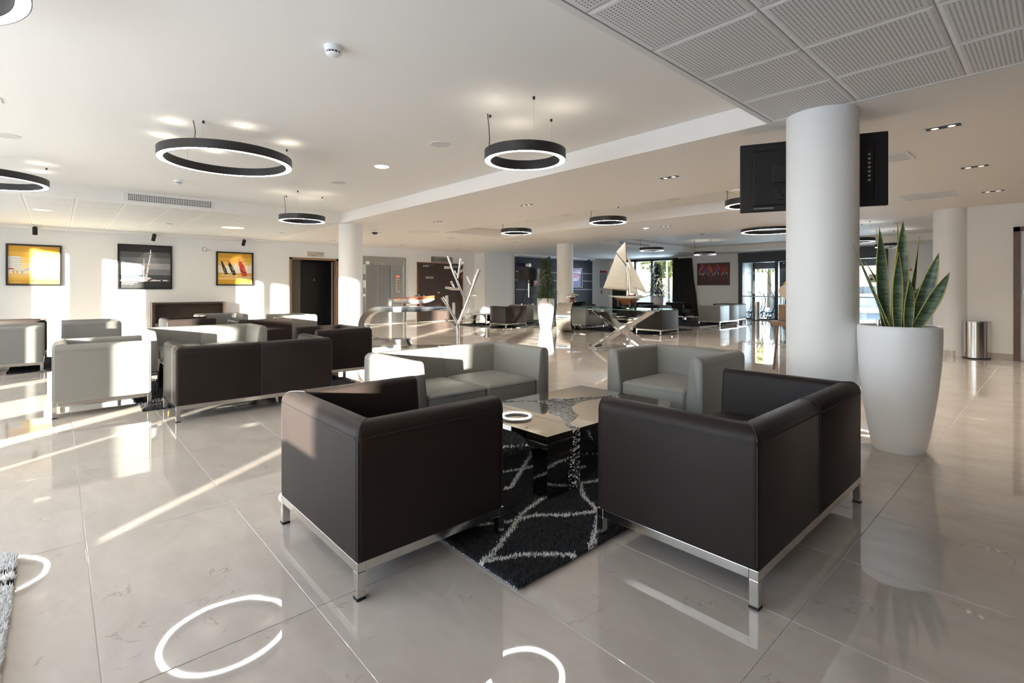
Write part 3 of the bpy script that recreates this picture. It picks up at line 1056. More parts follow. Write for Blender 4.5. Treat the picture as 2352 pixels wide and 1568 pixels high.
# ================================================================== coffee tables
def make_table():
    """polished steel table with a river of hammered metal; origin under the centre, long side along x"""
    t = thing('coffee_table', 'mirror-polished steel coffee table with a hammered river across its top', 'table')
    L, Wd, H = 1.25, 0.81, 0.34
    ox, oy = 2.565, 2.255        # measured plan coordinates of the centre

    def q(l):
        return [(a - ox, b - oy) for a, b in l]
    up = q([(1.94, 2.66), (2.326, 2.66), (2.405, 2.611), (2.493, 2.531), (2.576, 2.47), (2.661, 2.473), (2.707, 2.407), (2.838, 2.362), (2.949, 2.286), (3.19, 2.20), (3.19, 2.66)])
    lo = q([(3.19, 2.17), (2.913, 2.258), (2.784, 2.266), (2.667, 2.259), (2.56, 2.215), (2.475, 2.13), (2.42, 2.03), (2.31, 1.98), (2.235, 1.95), (2.205, 1.91), (2.215, 1.85), (3.19, 1.85)])
    lf = q([(1.94, 1.85), (2.145, 1.85), (2.176, 1.926), (2.242, 1.994), (2.29, 2.07), (2.302, 2.111), (2.326, 2.2), (2.39, 2.28), (2.455, 2.322), (2.508, 2.404), (2.469, 2.507), (2.375, 2.578), (2.288, 2.626), (1.94, 2.64)])
    top = MB()
    for poly in (up, lo, lf):
        top.prism(poly, H - 0.028, H)
    tp = top.build('table_top', MIRROR, t)
    MB().box(-L / 2 + 0.004, L / 2 - 0.004, -Wd / 2 + 0.004, Wd / 2 - 0.004, H - 0.026, H - 0.007).build('hammered_river', HAMMER, tp)

    def leg_panel(w, h):
        # flat panel that flares into the top with a curve
        pts = [(0, 0.0), (w, 0.0), (w, h - 0.14)]
        for k in range(1, 7):
            a = PI / 2 * k / 6
            pts.append((w + 0.14 - 0.14 * math.cos(a), h - 0.14 + 0.14 * math.sin(a)))
        pts.append((0, h))
        return pts
    hh = H - 0.028
    for sx in (-1, 1):
        for sy in (-1, 1):
            mb = MB()
            x0, y0 = sx * (L / 2), sy * (Wd / 2)
            mb.prism([(x0 - sx * a, z) for a, z in leg_panel(0.17, hh)], y0 - sy * 0.018, y0, 'xz')
            mb.prism([(y0 - sy * (a + 0.018), z) for a, z in leg_panel(0.09, hh)], x0 - sx * 0.018, x0, 'yz')
            mb.build('leg', MIRRORD, t)
    MB().box(2.148 - ox, 2.212 - ox, -Wd / 2 - 0.002, -Wd / 2 + 0.05, 0.0, H - 0.002).build('hammered_leg', HAMMER, t, bevel=0.004)
    return t


tb = make_table()
tb.location = (2.565, 2.255, 0.020)
tb['group'] = 'mirror-polished coffee tables'
GT = 'mirror-polished coffee tables'
dup(tb, (1.49, 6.64, 0.012), 0, 'polished steel coffee table between the middle left sofas', GT)
dup(tb, (2.62, 10.46, 0.012), PI / 2, 'polished steel coffee table hidden among the back left armchairs', GT)
dup(tb, (12.0, 8.1, 0.012), 0, 'polished steel coffee table seen through the glass table trestle', GT)
dup(tb, (15.6, 9.2, 0.012), 0, 'polished steel coffee table left of the grey far sofa', GT)
dup(tb, (10.55, 12.45, 0.012), 0, 'polished steel coffee table behind the sun-flecked brown armchair', GT)


# ================================================================== rugs
def pile(name, parent, u0, u1, v0, v1, z, n, h, w, mats, white=None, seed=1):
    rng = np.random.default_rng(seed)
    x = rng.uniform(u0, u1, n)
    y = rng.uniform(v0, v1, n)
    if white is not None:
        dmin = np.full(n, 9.0)
        for pl_ in white:
            for (ax, ay), (bx, by) in zip(pl_[:-1], pl_[1:]):
                vx, vy = bx - ax, by - ay
                tt = np.clip(((x - ax) * vx + (y - ay) * vy) / (vx * vx + vy * vy), 0, 1)
                dmin = np.minimum(dmin, np.hypot(x - ax - tt * vx, y - ay - tt * vy))
        mi = (dmin + rng.normal(0, 0.003, n) < 0.0085).astype(np.int32)
    else:
        mi = np.zeros(n, np.int32)
    a = rng.uniform(0, 2 * PI, n)
    lx, ly = rng.normal(0, 0.007, n), rng.normal(0, 0.007, n)
    hh = h * rng.uniform(0.7, 1.15, n) * (1 + 0.12 * mi)
    ww = w * rng.uniform(0.7, 1.3, n)
    V = np.zeros((n, 4, 3))
    for k in range(3):
        V[:, k, 0] = x + ww * np.cos(a + k * 2.094)
        V[:, k, 1] = y + ww * np.sin(a + k * 2.094)
        V[:, k, 2] = z
    V[:, 3, 0] = x + lx
    V[:, 3, 1] = y + ly
    V[:, 3, 2] = z + hh
    base = (np.arange(n) * 4)[:, None]
    T = np.stack([base + np.array([[0, 1, 3]]), base + np.array([[1, 2, 3]]), base + np.array([[2, 0, 3]])], 1).reshape(-1, 3)
    me = bpy.data.meshes.new(name)
    me.vertices.add(n * 4)
    me.vertices.foreach_set('co', V.reshape(-1))
    me.loops.add(T.size)
    me.loops.foreach_set('vertex_index', T.reshape(-1).astype(np.int32))
    me.polygons.add(len(T))
    me.polygons.foreach_set('loop_start', np.arange(0, T.size, 3, dtype=np.int32))
    me.polygons.foreach_set('loop_total', np.full(len(T), 3, np.int32))
    for m in mats:
        me.materials.append(m)
    me.polygons.foreach_set('material_index', np.repeat(mi, 3).astype(np.int32))
    me.update()
    me.validate()
    o = bpy.data.objects.new(name, me)
    C.objects.link(o)
    o.parent = parent
    o['kind'] = 'stuff'
    return o


WL = [[(1.294, 1.616), (1.368, 1.626), (1.549, 1.72), (1.735, 1.827), (1.949, 1.882), (2.2, 2.0), (2.5, 2.05)],
      [(1.298, 1.621), (1.39, 1.569), (1.463, 1.54), (1.558, 1.453), (1.647, 1.372)],
      [(1.31, 1.99), (1.494, 1.875), (1.622, 1.8), (1.766, 1.765), (1.878, 1.663), (2.03, 1.578), (2.4, 1.50), (2.9, 1.42)],
      [(2.03, 1.578), (1.861, 1.464), (1.721, 1.378)], [(1.5, 2.62), (1.7, 2.45), (2.025, 2.32), (2.157, 2.271), (2.341, 2.241), (2.7, 2.3)],
      [(1.31, 2.16), (1.6, 2.12), (1.848, 2.117), (1.919, 2.111), (2.157, 2.271), (2.543, 2.533), (2.8, 2.8), (3.1, 3.09)],
      [(2.03, 1.578), (2.12, 1.75), (2.249, 1.881), (2.349, 1.835), (2.8, 1.7), (3.4, 1.8), (3.8, 1.7)],
      [(2.4, 2.45), (2.533, 2.322), (2.751, 2.149), (3.2, 1.95), (3.4, 1.8)], [(1.9, 2.9), (2.2, 2.75), (2.383, 2.692), (2.551, 2.594)],
      [(1.6, 3.0), (1.5, 2.62), (1.31, 2.5)], [(3.0, 2.4), (3.3, 2.7), (3.8, 2.6)]]
rug = thing('shaggy_rug', 'black shaggy rug with irregular white lines under the near coffee table', 'rug', group='black lounge rugs')
MB().box(1.31, 3.825, 1.402, 3.095, 0.001, 0.012).build('rug_backing', mat('rug_backing', (0.03, 0.032, 0.036), 0.9), rug)
pile('pile', rug, 1.30, 2.45, 1.392, 2.50, 0.010, 64000, 0.020, 0.0056, [RUGB, RUGW], WL)
pile('pile_far', rug, 1.30, 3.835, 1.392, 3.10, 0.010, 24000, 0.020, 0.0070, [RUGB, RUGW], WL, 2)
ed = MB()
for i in range(120):
    y = 1.40 + 1.69 * i / 120
    ed.box(1.302, 1.306, y, y + 0.007, 0.002, 0.010)
ed.build('edge_stitching', mat('pale_blue_stitch', (0.40, 0.45, 0.55), 0.8), rug)['kind'] = 'stuff'

WBL = [[(-0.12, 2.80), (-0.25, 2.82), (-0.36, 2.73), (-0.20, 2.70), (-0.12, 2.69)], [(-0.12, 2.72), (-0.3, 2.66)], [(-0.9, 2.6), (-0.4, 2.75)]]
rw = thing('shaggy_rug', 'white shaggy rug with a black mark at the bottom left edge', 'rug')
MB().box(-1.9, -0.125, 0.9, 3.005, 0.001, 0.018).build('rug_backing', RUGW, rw)
pile('pile', rw, -0.85, -0.125, 1.6, 3.005, 0.016, 26000, 0.028, 0.0085, [RUGW, RUGB], WBL, 5)

rb = mat('black_far_rug', (0.016, 0.015, 0.015), 0.9, bump=1.0, bscale=60, var=0.7, vscale=14, bdist=0.02)
for lab, (a, b, c, d) in (
        ('black shaggy rug under the middle left sofas', (0.60, 2.70, 5.80, 7.70)),
        ('black shaggy rug among the back left armchairs', (1.5, 3.6, 9.4, 11.6)),
        ('black shaggy rug at the far left behind the pale armchair', (-0.5, 1.1, 9.6, 11.4)),
        ('black rug behind the sun-flecked brown armchair', (9.5, 11.9, 11.2, 13.2)),
        ('black rug seen through the glass table trestle', (11.0, 13.3, 7.0, 9.3)),
        ('black rug left of the grey far sofa', (14.4, 17.2, 7.6, 10.6))):
    r_ = thing('shaggy_rug', lab, 'rug', group='black lounge rugs')
    MB().box(a, b, c, d, 0.001, 0.010).build('rug_backing', rb, r_)
    pile('pile', r_, a, b, c, d, 0.007, 9500, 0.024, 0.009, [RUGB, RUGW], None, 11 + int(a * 10) % 50)

# ================================================================== ring lamps
def make_ring(r, zb, label, ceil, nup=6, ang=-0.04, cord=4 * PI / 3 - 0.13):
    """black ring pendant; origin on the ceiling above its centre"""
    t = thing('ring_pendant_lamp', label, 'lamp')
    h, w = 0.088, 0.062 if r > 0.5 else 0.056
    zt = zb + h - ceil
    z0 = zb - ceil
    mb = MB()
    n = 96
    prof = [(r - w, z0 + 0.004), (r - w, zt), (r, zt), (r, z0), (r - 0.004, z0), (r - 0.004, z0 + 0.006), (r - w + 0.004, z0 + 0.006), (r - w + 0.004, z0), (r - w, z0)]
    rings = [[(p[0] * math.cos(2 * PI * j / n), p[0] * math.sin(2 * PI * j / n), p[1]) for p in prof] for j in range(n)]
    k = len(prof)
    vs_ = [p for rg in rings for p in rg]
    fs = [(i * k + j, i * k + (j + 1) % k, ((i + 1) % n) * k + (j + 1) % k, ((i + 1) % n) * k + j) for i in range(n) for j in range(k)]
    mb.add(vs_, fs)
    mb.build('ring_body', RINGM, t, smooth=40)
    rings = [[(p[0] * math.cos(2 * PI * j / n), p[0] * math.sin(2 * PI * j / n), p[1]) for p in
              [(r - w + 0.0045, z0 + 0.003), (r - 0.0045, z0 + 0.003), (r - 0.0045, z0 + 0.0055), (r - w + 0.0045, z0 + 0.0055)]] for j in range(n)]
    k = 4
    mb = MB().add([p for rg in rings for p in rg], [(i * k + j, i * k + (j + 1) % k, ((i + 1) % n) * k + (j + 1) % k, ((i + 1) % n) * k + j) for i in range(n) for j in range(k)])
    mb.build('diffuser', GLOW, t, smooth=40)
    m = 3
    for q in range(m):
        a = ang + 2 * PI * q / m
        x, y = (r - w / 2) * math.cos(a), (r - w / 2) * math.sin(a)
        cb = MB().tube([(x, y, zt), (x, y, -0.012)], 0.0011, 5).build('suspension_wire', ALUL, t)
        MB().lathe([(0.011, -0.022), (0.011, 0.0)], 12, cx=x, cy=y).build('ceiling_anchor', RINGM, cb)
    a = ang + cord
    x, y = (r - w / 2) * math.cos(a), (r - w / 2) * math.sin(a)
    MB().tube([(x, y, zt), (x + 0.004, y - 0.004, zt * 0.6), (x - 0.002, y, zt * 0.3), (x - 0.012, y + 0.006, 0.0)], 0.004, 6).build('power_cord', RINGM, t)
    up = []
    for q in range(nup):
        a = PI / (2 * nup) * 2 + 2 * PI * q / nup
        x, y = (r - w / 2) * math.cos(a), (r - w / 2) * math.sin(a)
        MB().lathe([(0.022, zt), (0.022, zt + 0.002)], 16, cx=x, cy=y).build('uplight', GLOWS, t)
        l = bpy.data.lights.new('uplight_glow', 'SPOT')
        l.energy = 1.1 if r > 0.5 else 1.8
        l.spot_size = math.radians(150)
        l.spot_blend = 1.0
        l.shadow_soft_size = 0.05
        l.color = (1.0, 0.90, 0.74)
        o = bpy.data.objects.new('uplight_glow', l)
        C.objects.link(o)
        o.parent = t
        o.location = (x, y, zt + 0.006)
        o.rotation_euler = (PI, 0, 0)
    return t


GR = 'black ring pendant lamps'
CM = HIGH
big = make_ring(0.626, 2.48, 'large black ring lamp hanging over the middle left sofas', CM)
big.location = (1.345, 5.96, CM)
big['group'] = GR
dup(big, (-0.708, 3.23, CM), 0, 'large black ring lamp cut off by the top left corner', GR)
dup(big, (-0.69, 9.0, CM), 0, 'large black ring lamp cut by the left edge above the beach picture', GR)
dup(big, (12.25, 4.54, CM), 0, 'large flat-looking black ring lamp just left of the thick column, far behind', GR)
small = make_ring(0.362, 2.29, 'black ring lamp hanging in the centre over the pale sunlit sofa', CM, 3, -0.02, 2 * PI / 3 + 0.10)
small.location = (3.09, 3.22, CM)
small['group'] = GR
dup(small, (3.06, 8.60, CM), 0, 'black ring lamp hanging before the small column on the left', GR)
mid = make_ring(0.345, 2.40, 'black ring lamp in the ceiling slot, leftmost of its three', CM, 3, -0.02, 2 * PI / 3 + 0.10)
mid.location = (7.62, 8.22, CM)
mid['group'] = GR
dup(mid, (7.68, 5.75, CM), 0, 'black ring lamp in the ceiling slot above the model yacht, middle of its three', GR)
dup(mid, (7.70, 3.15, CM), 0, 'black ring lamp half hidden by the left side of the television', GR)
lowr = make_ring(0.345, 2.28, 'small black ring lamp above the peak of the yacht sail', CM, 3, -0.02, 2 * PI / 3 + 0.10)
lowr.location = (12.93, 8.1, CM)
lowr['group'] = GR
dup(lowr, (15.7, 7.85, CM), 0, 'small black ring lamp above the red polo picture', GR)
dup(lowr, (14.2, 3.28, CM), 0, 'black ring lamp just right of the thick column, half hidden by it', GR)
dup(lowr, (16.5, 3.07, CM), 0, 'black ring lamp behind the tips of the snake plant', GR)

# ================================================================== ceiling fittings
def make_slot():
    t = thing('slot_downlight', 'recessed black slot light in the cream ceiling', 'light')
    MB().box(-0.057, 0.057, -0.14, 0.14, -0.004, 0.0).build('slot_trim', RIM, t)
    MB().box(-0.045, 0.045, -0.115, 0.115, -0.006, -0.003).build('slot_baffle', BLACKM, t)
    for sy in (-0.055, 0.055):
        ln = MB().lathe([(0.026, -0.0085), (0.026, -0.005)], 16, cx=0, cy=sy).build('lens', GLOWS, t)
    l = bpy.data.lights.new('slot_beam', 'SPOT')
    l.energy = 125
    l.spot_size = math.radians(100)
    l.spot_blend = 0.9
    l.shadow_soft_size = 0.03
    l.color = (1.0, 0.92, 0.82)
    o = bpy.data.objects.new('slot_beam', l)
    C.objects.link(o)
    o.parent = t
    o.location = (0, 0, -0.012)
    return t


GS = 'recessed slot downlights'
sl0 = make_slot()
slots = [
    (5.61, 0.68, 'black slot light right of the television, the nearest and largest'),
    (7.69, 0.66, 'black slot light on the right between the two square grilles'),
    (9.805, 0.65, 'thin black slot light over the right wall, near its top edge'),
    (5.62, 3.27, 'black twin slot light left of the television'),
    (5.735, 5.94, 'black slot light between the centre ring lamp and the ceiling slot'),
    (5.79, 8.62, 'small slot light above the chrome tree stand'),
    (7.96, 11.21, 'small slot light in front of the toilet door sign'),
    (10.1, 10.98, 'tiny slot light left of the slim far column'),
    (8.09, 14.02, 'tiny slot light above the lift'),
    (10.23, 13.92, 'tiny slot light above the toilet sign'),
    (5.83, 13.98, 'small slot light above the dark doorway'),
    (5.84, 11.30, 'small slot light by the white dome on the low ceiling'),
    (9.92, 5.86, 'slim slot light above the sail of the yacht'),
    (9.95, 3.25, 'slot light hidden behind the television'),
]
for n, (x, y, lab) in enumerate(slots):
    if n == 0:
        sl0.location = (x, y, LOW)
        sl0['label'] = lab
        sl0['group'] = GS
    else:
        dup(sl0, (x, y, LOW), 0, lab, GS)


def grille(name, label, x, y, sx, sy, n, cat='vent', m=None, z=LOW):
    t = thing(name, label, cat, (x, y, z))
    MB().box(-sx / 2, sx / 2, -sy / 2, -sy / 2 + 0.03, -0.008, 0).box(-sx / 2, sx / 2, sy / 2 - 0.03, sy / 2, -0.008, 0) \
        .box(-sx / 2, -sx / 2 + 0.03, -sy / 2 + .03, sy / 2 - .03, -0.008, 0).box(sx / 2 - 0.03, sx / 2, -sy / 2 + .03, sy / 2 - .03, -0.008, 0).build('frame', RIM, t)
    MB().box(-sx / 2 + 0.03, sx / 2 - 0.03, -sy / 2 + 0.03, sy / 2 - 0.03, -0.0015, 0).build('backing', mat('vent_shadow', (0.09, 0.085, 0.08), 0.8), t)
    first = None
    w = (sx - 0.06) / n
    for i in range(n):
        xx = -sx / 2 + 0.03 + w * (i + 0.5)
        if first is None:
            first = MB().box(-w * 0.26, w * 0.26, -sy / 2 + 0.03, sy / 2 - 0.03, -0.007, -0.002).build('slat', RIM, t, loc=(xx, 0, 0))
        else:
            o = first.copy()
            C.objects.link(o)
            o.parent = t
            o.location = (xx, 0, 0)
    return t


grille('ceiling_grille', 'square slatted ceiling grille beside the right end of the television', 6.54, 1.34, 0.42, 0.60, 11)
grille('ceiling_grille', 'square slatted ceiling grille nearest the right wall column', 9.56, 1.34, 0.66, 0.62, 15)


def hatch(label, x, y, s):
    t = thing('access_hatch', label, 'hatch', (x, y, LOW))
    MB().box(-s / 2, s / 2, -s / 2, s / 2, -0.003, 0).build('hatch_frame', mat('hatch_edge', (0.45, 0.42, 0.38), 0.7), t)
    MB().box(-s / 2 + 0.012, s / 2 - 0.012, -s / 2 + 0.012, s / 2 - 0.012, -0.005, -0.001).build('hatch_lid', TILEW, t)


hatch('flush square ceiling hatch above the chrome tree stand', 6.62, 10.52, 0.60)
hatch('flush square ceiling hatch left of the slim far column', 9.6, 10.3, 0.60)

# long air grille in the face of the left ceiling step
t = thing('air_grille', 'long slotted air grille in the ceiling step above the yacht picture', 'vent', (0, 10.17, 0))
MB().box(0.80, 2.08, -0.006, 0, 2.575, 2.715).build('frame', RIM, t)
MB().box(0.85, 2.03, -0.008, -0.005, 2.595, 2.695).build('backing', mat('vent_dark', (0.03, 0.03, 0.03), 0.8), t)
first = None
for i in range(48):
    x = 0.856 + i * 0.0245
    if first is None:
        first = MB().box(-0.0055, 0.0055, -0.012, -0.007, 2.595, 2.695).build('slat', RIM, t, loc=(x, 0, 0))
    else:
        o = first.copy()
        C.objects.link(o)
        o.parent = t
        o.location = (x, 0, 0)
MB().box(0.85, 2.03, -0.013, -0.007, 2.618, 2.624).box(0.85, 2.03, -0.013, -0.007, 2.642, 2.648).box(0.85, 2.03, -0.013, -0.007, 2.667, 2.673).build('cross_bar', RIM, t)
t = thing('air_grille', 'slotted air grille in the far ceiling step behind the ring lamp', 'vent', (0, 9.47, 0))
MB().box(13.2, 15.0, -0.008, 0, 2.58, 2.70).build('frame', RIM, t)
first = None
for i in range(34):
    x = 13.26 + i * 0.05
    if first is None:
        first = MB().box(-0.012, 0.012, -0.012, -0.007, 2.60, 2.68).build('slat', mat('grille_grey', (0.32, 0.31, 0.30), 0.6), t, loc=(x, 0, 0))
    else:
        o = first.copy()
        C.objects.link(o)
        o.parent = t
        o.location = (x, 0, 0)


def detector(label, x, y, z, s=1.0, group='smoke detectors'):
    t = thing('smoke_detector', label, 'detector', (x, y, z), group=group)
    MB().lathe([(0.058 * s, 0.0), (0.058 * s, -0.012 * s), (0.052 * s, -0.016 * s), (0.052 * s, -0.030 * s), (0.048 * s, -0.034 * s)], 32).build('base', WHITEP, t, smooth=40)
    MB().lathe([(0.040 * s, -0.033 * s), (0.038 * s, -0.047 * s)], 24).build('chamber', BLACKM, t, smooth=40)
    cap = MB().lathe([(0.047 * s, -0.046 * s), (0.043 * s, -0.054 * s), (0.026 * s, -0.062 * s), (0.005 * s, -0.064 * s)], 32).build('cap', WHITEP, t, smooth=40)
    mb = MB()
    for k in range(14):
        a = 2 * PI * k / 14
        c, sn = math.cos(a), math.sin(a)
        p = [(0.047 * s, -0.033 * s), (0.047 * s, -0.047 * s)]
        mb.tube([(q[0] * c, q[0] * sn, q[1]) for q in p], 0.0028 * s, 5)
    mb.build('cage_rib', WHITEP, cap)


detector('white smoke detector on the smooth ceiling, large and near the top', 1.345, 3.219, HIGH)
detector('small white smoke detector right of the air grille', 1.318, 8.683, HIGH)
detector('small white smoke detector on the low ceiling before the toilets', 8.95, 12.1, LOW)
detector('small white smoke detector in the far raised ceiling, left of the column', 13.4, 6.8, HIGH)
detector('small white smoke detector behind the snake plant tips', 14.6, 2.6, HIGH)


def disc(label, x, y, z, r, m, cat='speaker', name='ceiling_speaker', lamp=0):
    t = thing(name, label, cat, (x, y, z))
    MB().lathe([(r, 0.0), (r, -0.004), (r - 0.006, -0.007), (r - 0.012, -0.004)], 40).build('rim', WHITEP, t, smooth=40)
    MB().lathe([(r - 0.012, -0.0055), (r - 0.012, -0.002)], 40, cap=True).build('grille_cloth' if not lamp else 'diffuser', m, t)
    if lamp:
        l = bpy.data.lights.new('downlight_beam', 'SPOT')
        l.energy = lamp
        l.spot_size = math.radians(120)
        l.spot_blend = 0.8
        l.shadow_soft_size = 0.06
        l.color = (1, 0.92, 0.8)
        o = bpy.data.objects.new('downlight_beam', l)
        C.objects.link(o)
        o.parent = t
        o.location = (0, 0, -0.02)


SPK = mat('speaker_cloth_white', (0.66, 0.65, 0.62), 0.8)
disc('round white ceiling speaker left of the centre ring lamp', 3.111, 4.587, HIGH, 0.115, SPK)
disc('round white ceiling speaker above the small left ring lamp', 3.106, 7.257, HIGH, 0.115, SPK)
disc('round white ceiling speaker at the left edge', -0.382, 7.348, HIGH, 0.115, SPK)
disc('bright round downlight left of the centre ring lamp', 3.115, 5.925, HIGH, 0.10, GLOW, 'light', 'round_downlight', 14)
disc('warm round light panel in the tiled ceiling over the beach picture', -0.184, 11.971, LOW - 0.004, 0.13, GLOWY, 'light', 'round_downlight', 6)
disc('warm round light panel in the tiled ceiling right of the yacht picture', 2.933, 12.541, LOW - 0.004, 0.24, GLOWY, 'light', 'round_downlight', 8)
disc('small bright round light above the yacht sail', 9.9, 6.35, LOW, 0.07, GLOW, 'light', 'round_downlight', 5)
disc('round white disc in the ceiling slot behind the ring lamps, left', 8.0, 7.1, HIGH - 0.004, 0.13, SPK)
disc('round white disc in the ceiling slot left of the television', 8.0, 4.6, HIGH - 0.004, 0.13, SPK)
t = thing('emergency_light', 'square white emergency light cut by the left edge of the ceiling', 'light', (-0.42, 6.02, HIGH))
MB().box(-0.08, 0.08, -0.08, 0.08, -0.012, 0).build('housing', WHITEP, t, bevel=0.005)
MB().lathe([(0.05, -0.014), (0.05, -0.012)], 24).build('lens', SPK, t)
for lab, x, y in (('small flush black ceiling light in the tiles over the yacht picture', 1.772, 12.692), ('small flush black ceiling light in the tiles above the small left ring', 4.1, 12.9)):
    t = thing('flush_light', lab, 'light', (x, y, LOW - 0.004))
    MB().box(-0.06, 0.06, -0.02, 0.02, -0.006, 0).build('housing', ALUL, t)
    MB().box(-0.05, 0.05, -0.014, 0.014, -0.008, -0.005).build('lens', BLACKM, t)

# dome unit on the low ceiling beside the left column
t = thing('ceiling_dome', 'white dome camera on the low ceiling beside the left column', 'camera', (5.486, 10.772, LOW))
MB().lathe([(0.10, 0), (0.10, -0.05), (0.092, -0.058)], 32).build('housing', WHITEP, t, smooth=40)
MB().lathe([(0.075, -0.056), (0.07, -0.085), (0.05, -0.105), (0.02, -0.115), (0.002, -0.117)], 32).build('dome', mat('smoked_dome', (0.03, 0.03, 0.032), 0.06), t, smooth=60)
MB().tube([(0.078 * math.cos(a), 0.078 * math.sin(a), -0.062) for a in [2 * PI * k / 24 for k in range(24)]], 0.008, 6, closed=True).build('dome_ring', CHROME, t, smooth=60)

# picture spotlights on the left wall
def spot(label, x, y, z, aim):
    t = thing('picture_spotlight', label, 'spotlight', (x, y, z), group='black picture spotlights')
    MB().lathe([(0.022, 0), (0.022, -0.018)], 16).tube([(0, 0, -0.01), (0, -0.01, -0.06)], 0.008, 8).build('mount', BLACKM, t)
    a = Vector(aim).normalized()
    p0 = Vector((0, -0.01, -0.05))
    MB().tube([p0 - a * 0.03, p0 + a * 0.13], 0.042, 20).build('lamp_body', BLACKM, t, smooth=50)
    l = bpy.data.lights.new('picture_beam', 'SPOT')
    l.energy = 8
    l.spot_size = math.radians(55)
    l.spot_blend = 0.7
    l.shadow_soft_size = 0.03
    l.color = (1, 0.86, 0.66)
    o = bpy.data.objects.new('picture_beam', l)
    C.objects.link(o)
    o.parent = t
    o.location = p0 + a * 0.14
    o.rotation_euler = a.to_track_quat('-Z', 'Y').to_euler()


struct('trim_3', boxes((-3.4, 4.4, 14.92, 15.2, 2.47, 2.56)), RIM, 'white cable trunking along the top of the left wall')
struct('trim_4', boxes((13.4, 18.2, 14.35, 14.6, 2.47, 2.56)), RIM, 'white cable trunking along the top of the feature wall')
spot('black spotlight above the beach picture', -0.34, 14.86, 2.50, (0.0, 0.45, -1))
spot('black spotlight above the yacht picture', 1.76, 14.86, 2.50, (-0.15, 0.45, -1))
spot('black spotlight above the regatta picture', 3.75, 14.86, 2.50, (-0.15, 0.45, -1))
spot('black spotlight above the magenta picture', 15.0, 14.2, 2.50, (0.4, 0.5, -1))
spot('black spotlight above the purple picture', 17.6, 14.2, 2.50, (-0.5, 0.5, -1))

# ================================================================== pictures
def picture(name, label, plane, pos, a0, a1, z0, z1, layers, frame=0.035, mframe=FRAMEB):
    """plane 'x': hangs on a wall along x at y=pos, seen from -y; plane 'y': wall along y at x=pos, seen from -x (left = high y)"""
    t = thing(name, label, 'picture', group='framed pictures')
    w, h = abs(a1 - a0), z1 - z0

    def M(mb, p):
        out = []
        for s, d, z in p:
            if plane == 'x':
                out.append((a0 + s, pos - d, z0 + z))
            else:
                out.append((pos - d, a0 - s, z0 + z))
        return out

    def bx(mb, s0, s1, d0, d1, za, zb, mi=0):
        p = [(s, d, z) for s in (s0, s1) for d in (d0, d1) for z in (za, zb)]
        mb.add(M(mb, p), [(0, 1, 3, 2), (4, 6, 7, 5), (0, 4, 5, 1), (2, 3, 7, 6), (0, 2, 6, 4), (1, 5, 7, 3)], mi)
    fr = MB()
    f = frame
    for s0, s1, za, zb in ((0, w, 0, f), (0, w, h - f, h), (0, f, f, h - f), (w - f, w, f, h - f)):
        bx(fr, s0, s1, 0.0, 0.045, za, zb)
    fr.build('frame', mframe, t)
    cv = MB()
    mats, idx = [], {}
    d = 0.020
    iw, ih = w - 2 * f, h - 2 * f
    for i, (col, poly) in enumerate(layers):
        m = paint(col)
        if m.name not in idx:
            idx[m.name] = len(mats)
            mats.append(m)
        pts = [(f + min(max(x, 0), 1) * iw, d + i * 0.00012, f + min(max(y, 0), 1) * ih) for x, y in poly]
        cv.add(M(cv, pts), [tuple(range(len(pts)))], idx[m.name])
    bx(cv, f, w - f, 0.0, d - 0.0005, f, h - f, 0)
    cv.build('canvas', mats, t)
    return t


def rect(x0, x1, y0, y1):
    return [(x0, y0), (x1, y0), (x1, y1), (x0, y1)]


def bands(cols):
    n = len(cols)
    return [(c, rect(0, 1, y0, y1)) for c, y0, y1 in cols]


OR1, OR2, OR3, OR4, CREAM = (0.62, 0.33, 0.035), (0.72, 0.42, 0.06), (0.76, 0.52, 0.16), (0.80, 0.62, 0.30), (0.82, 0.70, 0.45)
L = bands([(OR1, 0.84, 1), (OR2, 0.70, 0.84), (OR3, 0.56, 0.70), (OR4, 0.42, 0.56), (CREAM, 0.27, 0.42), (OR3, 0.18, 0.27), (OR2, 0.11, 0.18), (OR1, 0, 0.11)])
GW = (0.78, 0.77, 0.72)
L += [(GW, [(0, 0.38), (0.24, 0.38), (0.24, 0.69), (0.20, 0.72), (0.08, 0.72), (0, 0.71)])]
for k in range(6):
    L += [((0.32, 0.34, 0.38), rect(0.10 if k % 2 else 0.13, 0.24, 0.405 + k * 0.05, 0.415 + k * 0.05))]
    L += [((0.18, 0.19, 0.22), rect(0.02, 0.045, 0.42 + k * 0.05, 0.437 + k * 0.05)), ((0.25, 0.26, 0.30), rect(0.065, 0.085, 0.42 + k * 0.05, 0.435 + k * 0.05))]
L += [((0.42, 0.05, 0.05), [(0, 0.375), (0.13, 0.378), (0.11, 0.40), (0.05, 0.41), (0, 0.405)]),
      ((0.50, 0.54, 0.62), [(0.14, 0.345), (0.46, 0.35), (0.45, 0.41), (0.40, 0.425), (0.33, 0.40), (0.28, 0.36)]),
      ((0.62, 0.62, 0.62), [(0.0, 0.33), (0.30, 0.335), (0.29, 0.36), (0.0, 0.37)])]
for x, c in ((0.10, (0.55, 0.22, 0.05)), (0.17, (0.55, 0.25, 0.08)), (0.27, (0.22, 0.27, 0.45)), (0.43, (0.5, 0.2, 0.06)), (0.62, (0.22, 0.35, 0.5)), (0.72, (0.5, 0.25, 0.1))):
    L += [(c, [(x - 0.014, 0.31), (x, 0.25), (x + 0.012, 0.31), (x + 0.008, 0.345), (x - 0.01, 0.345)])]
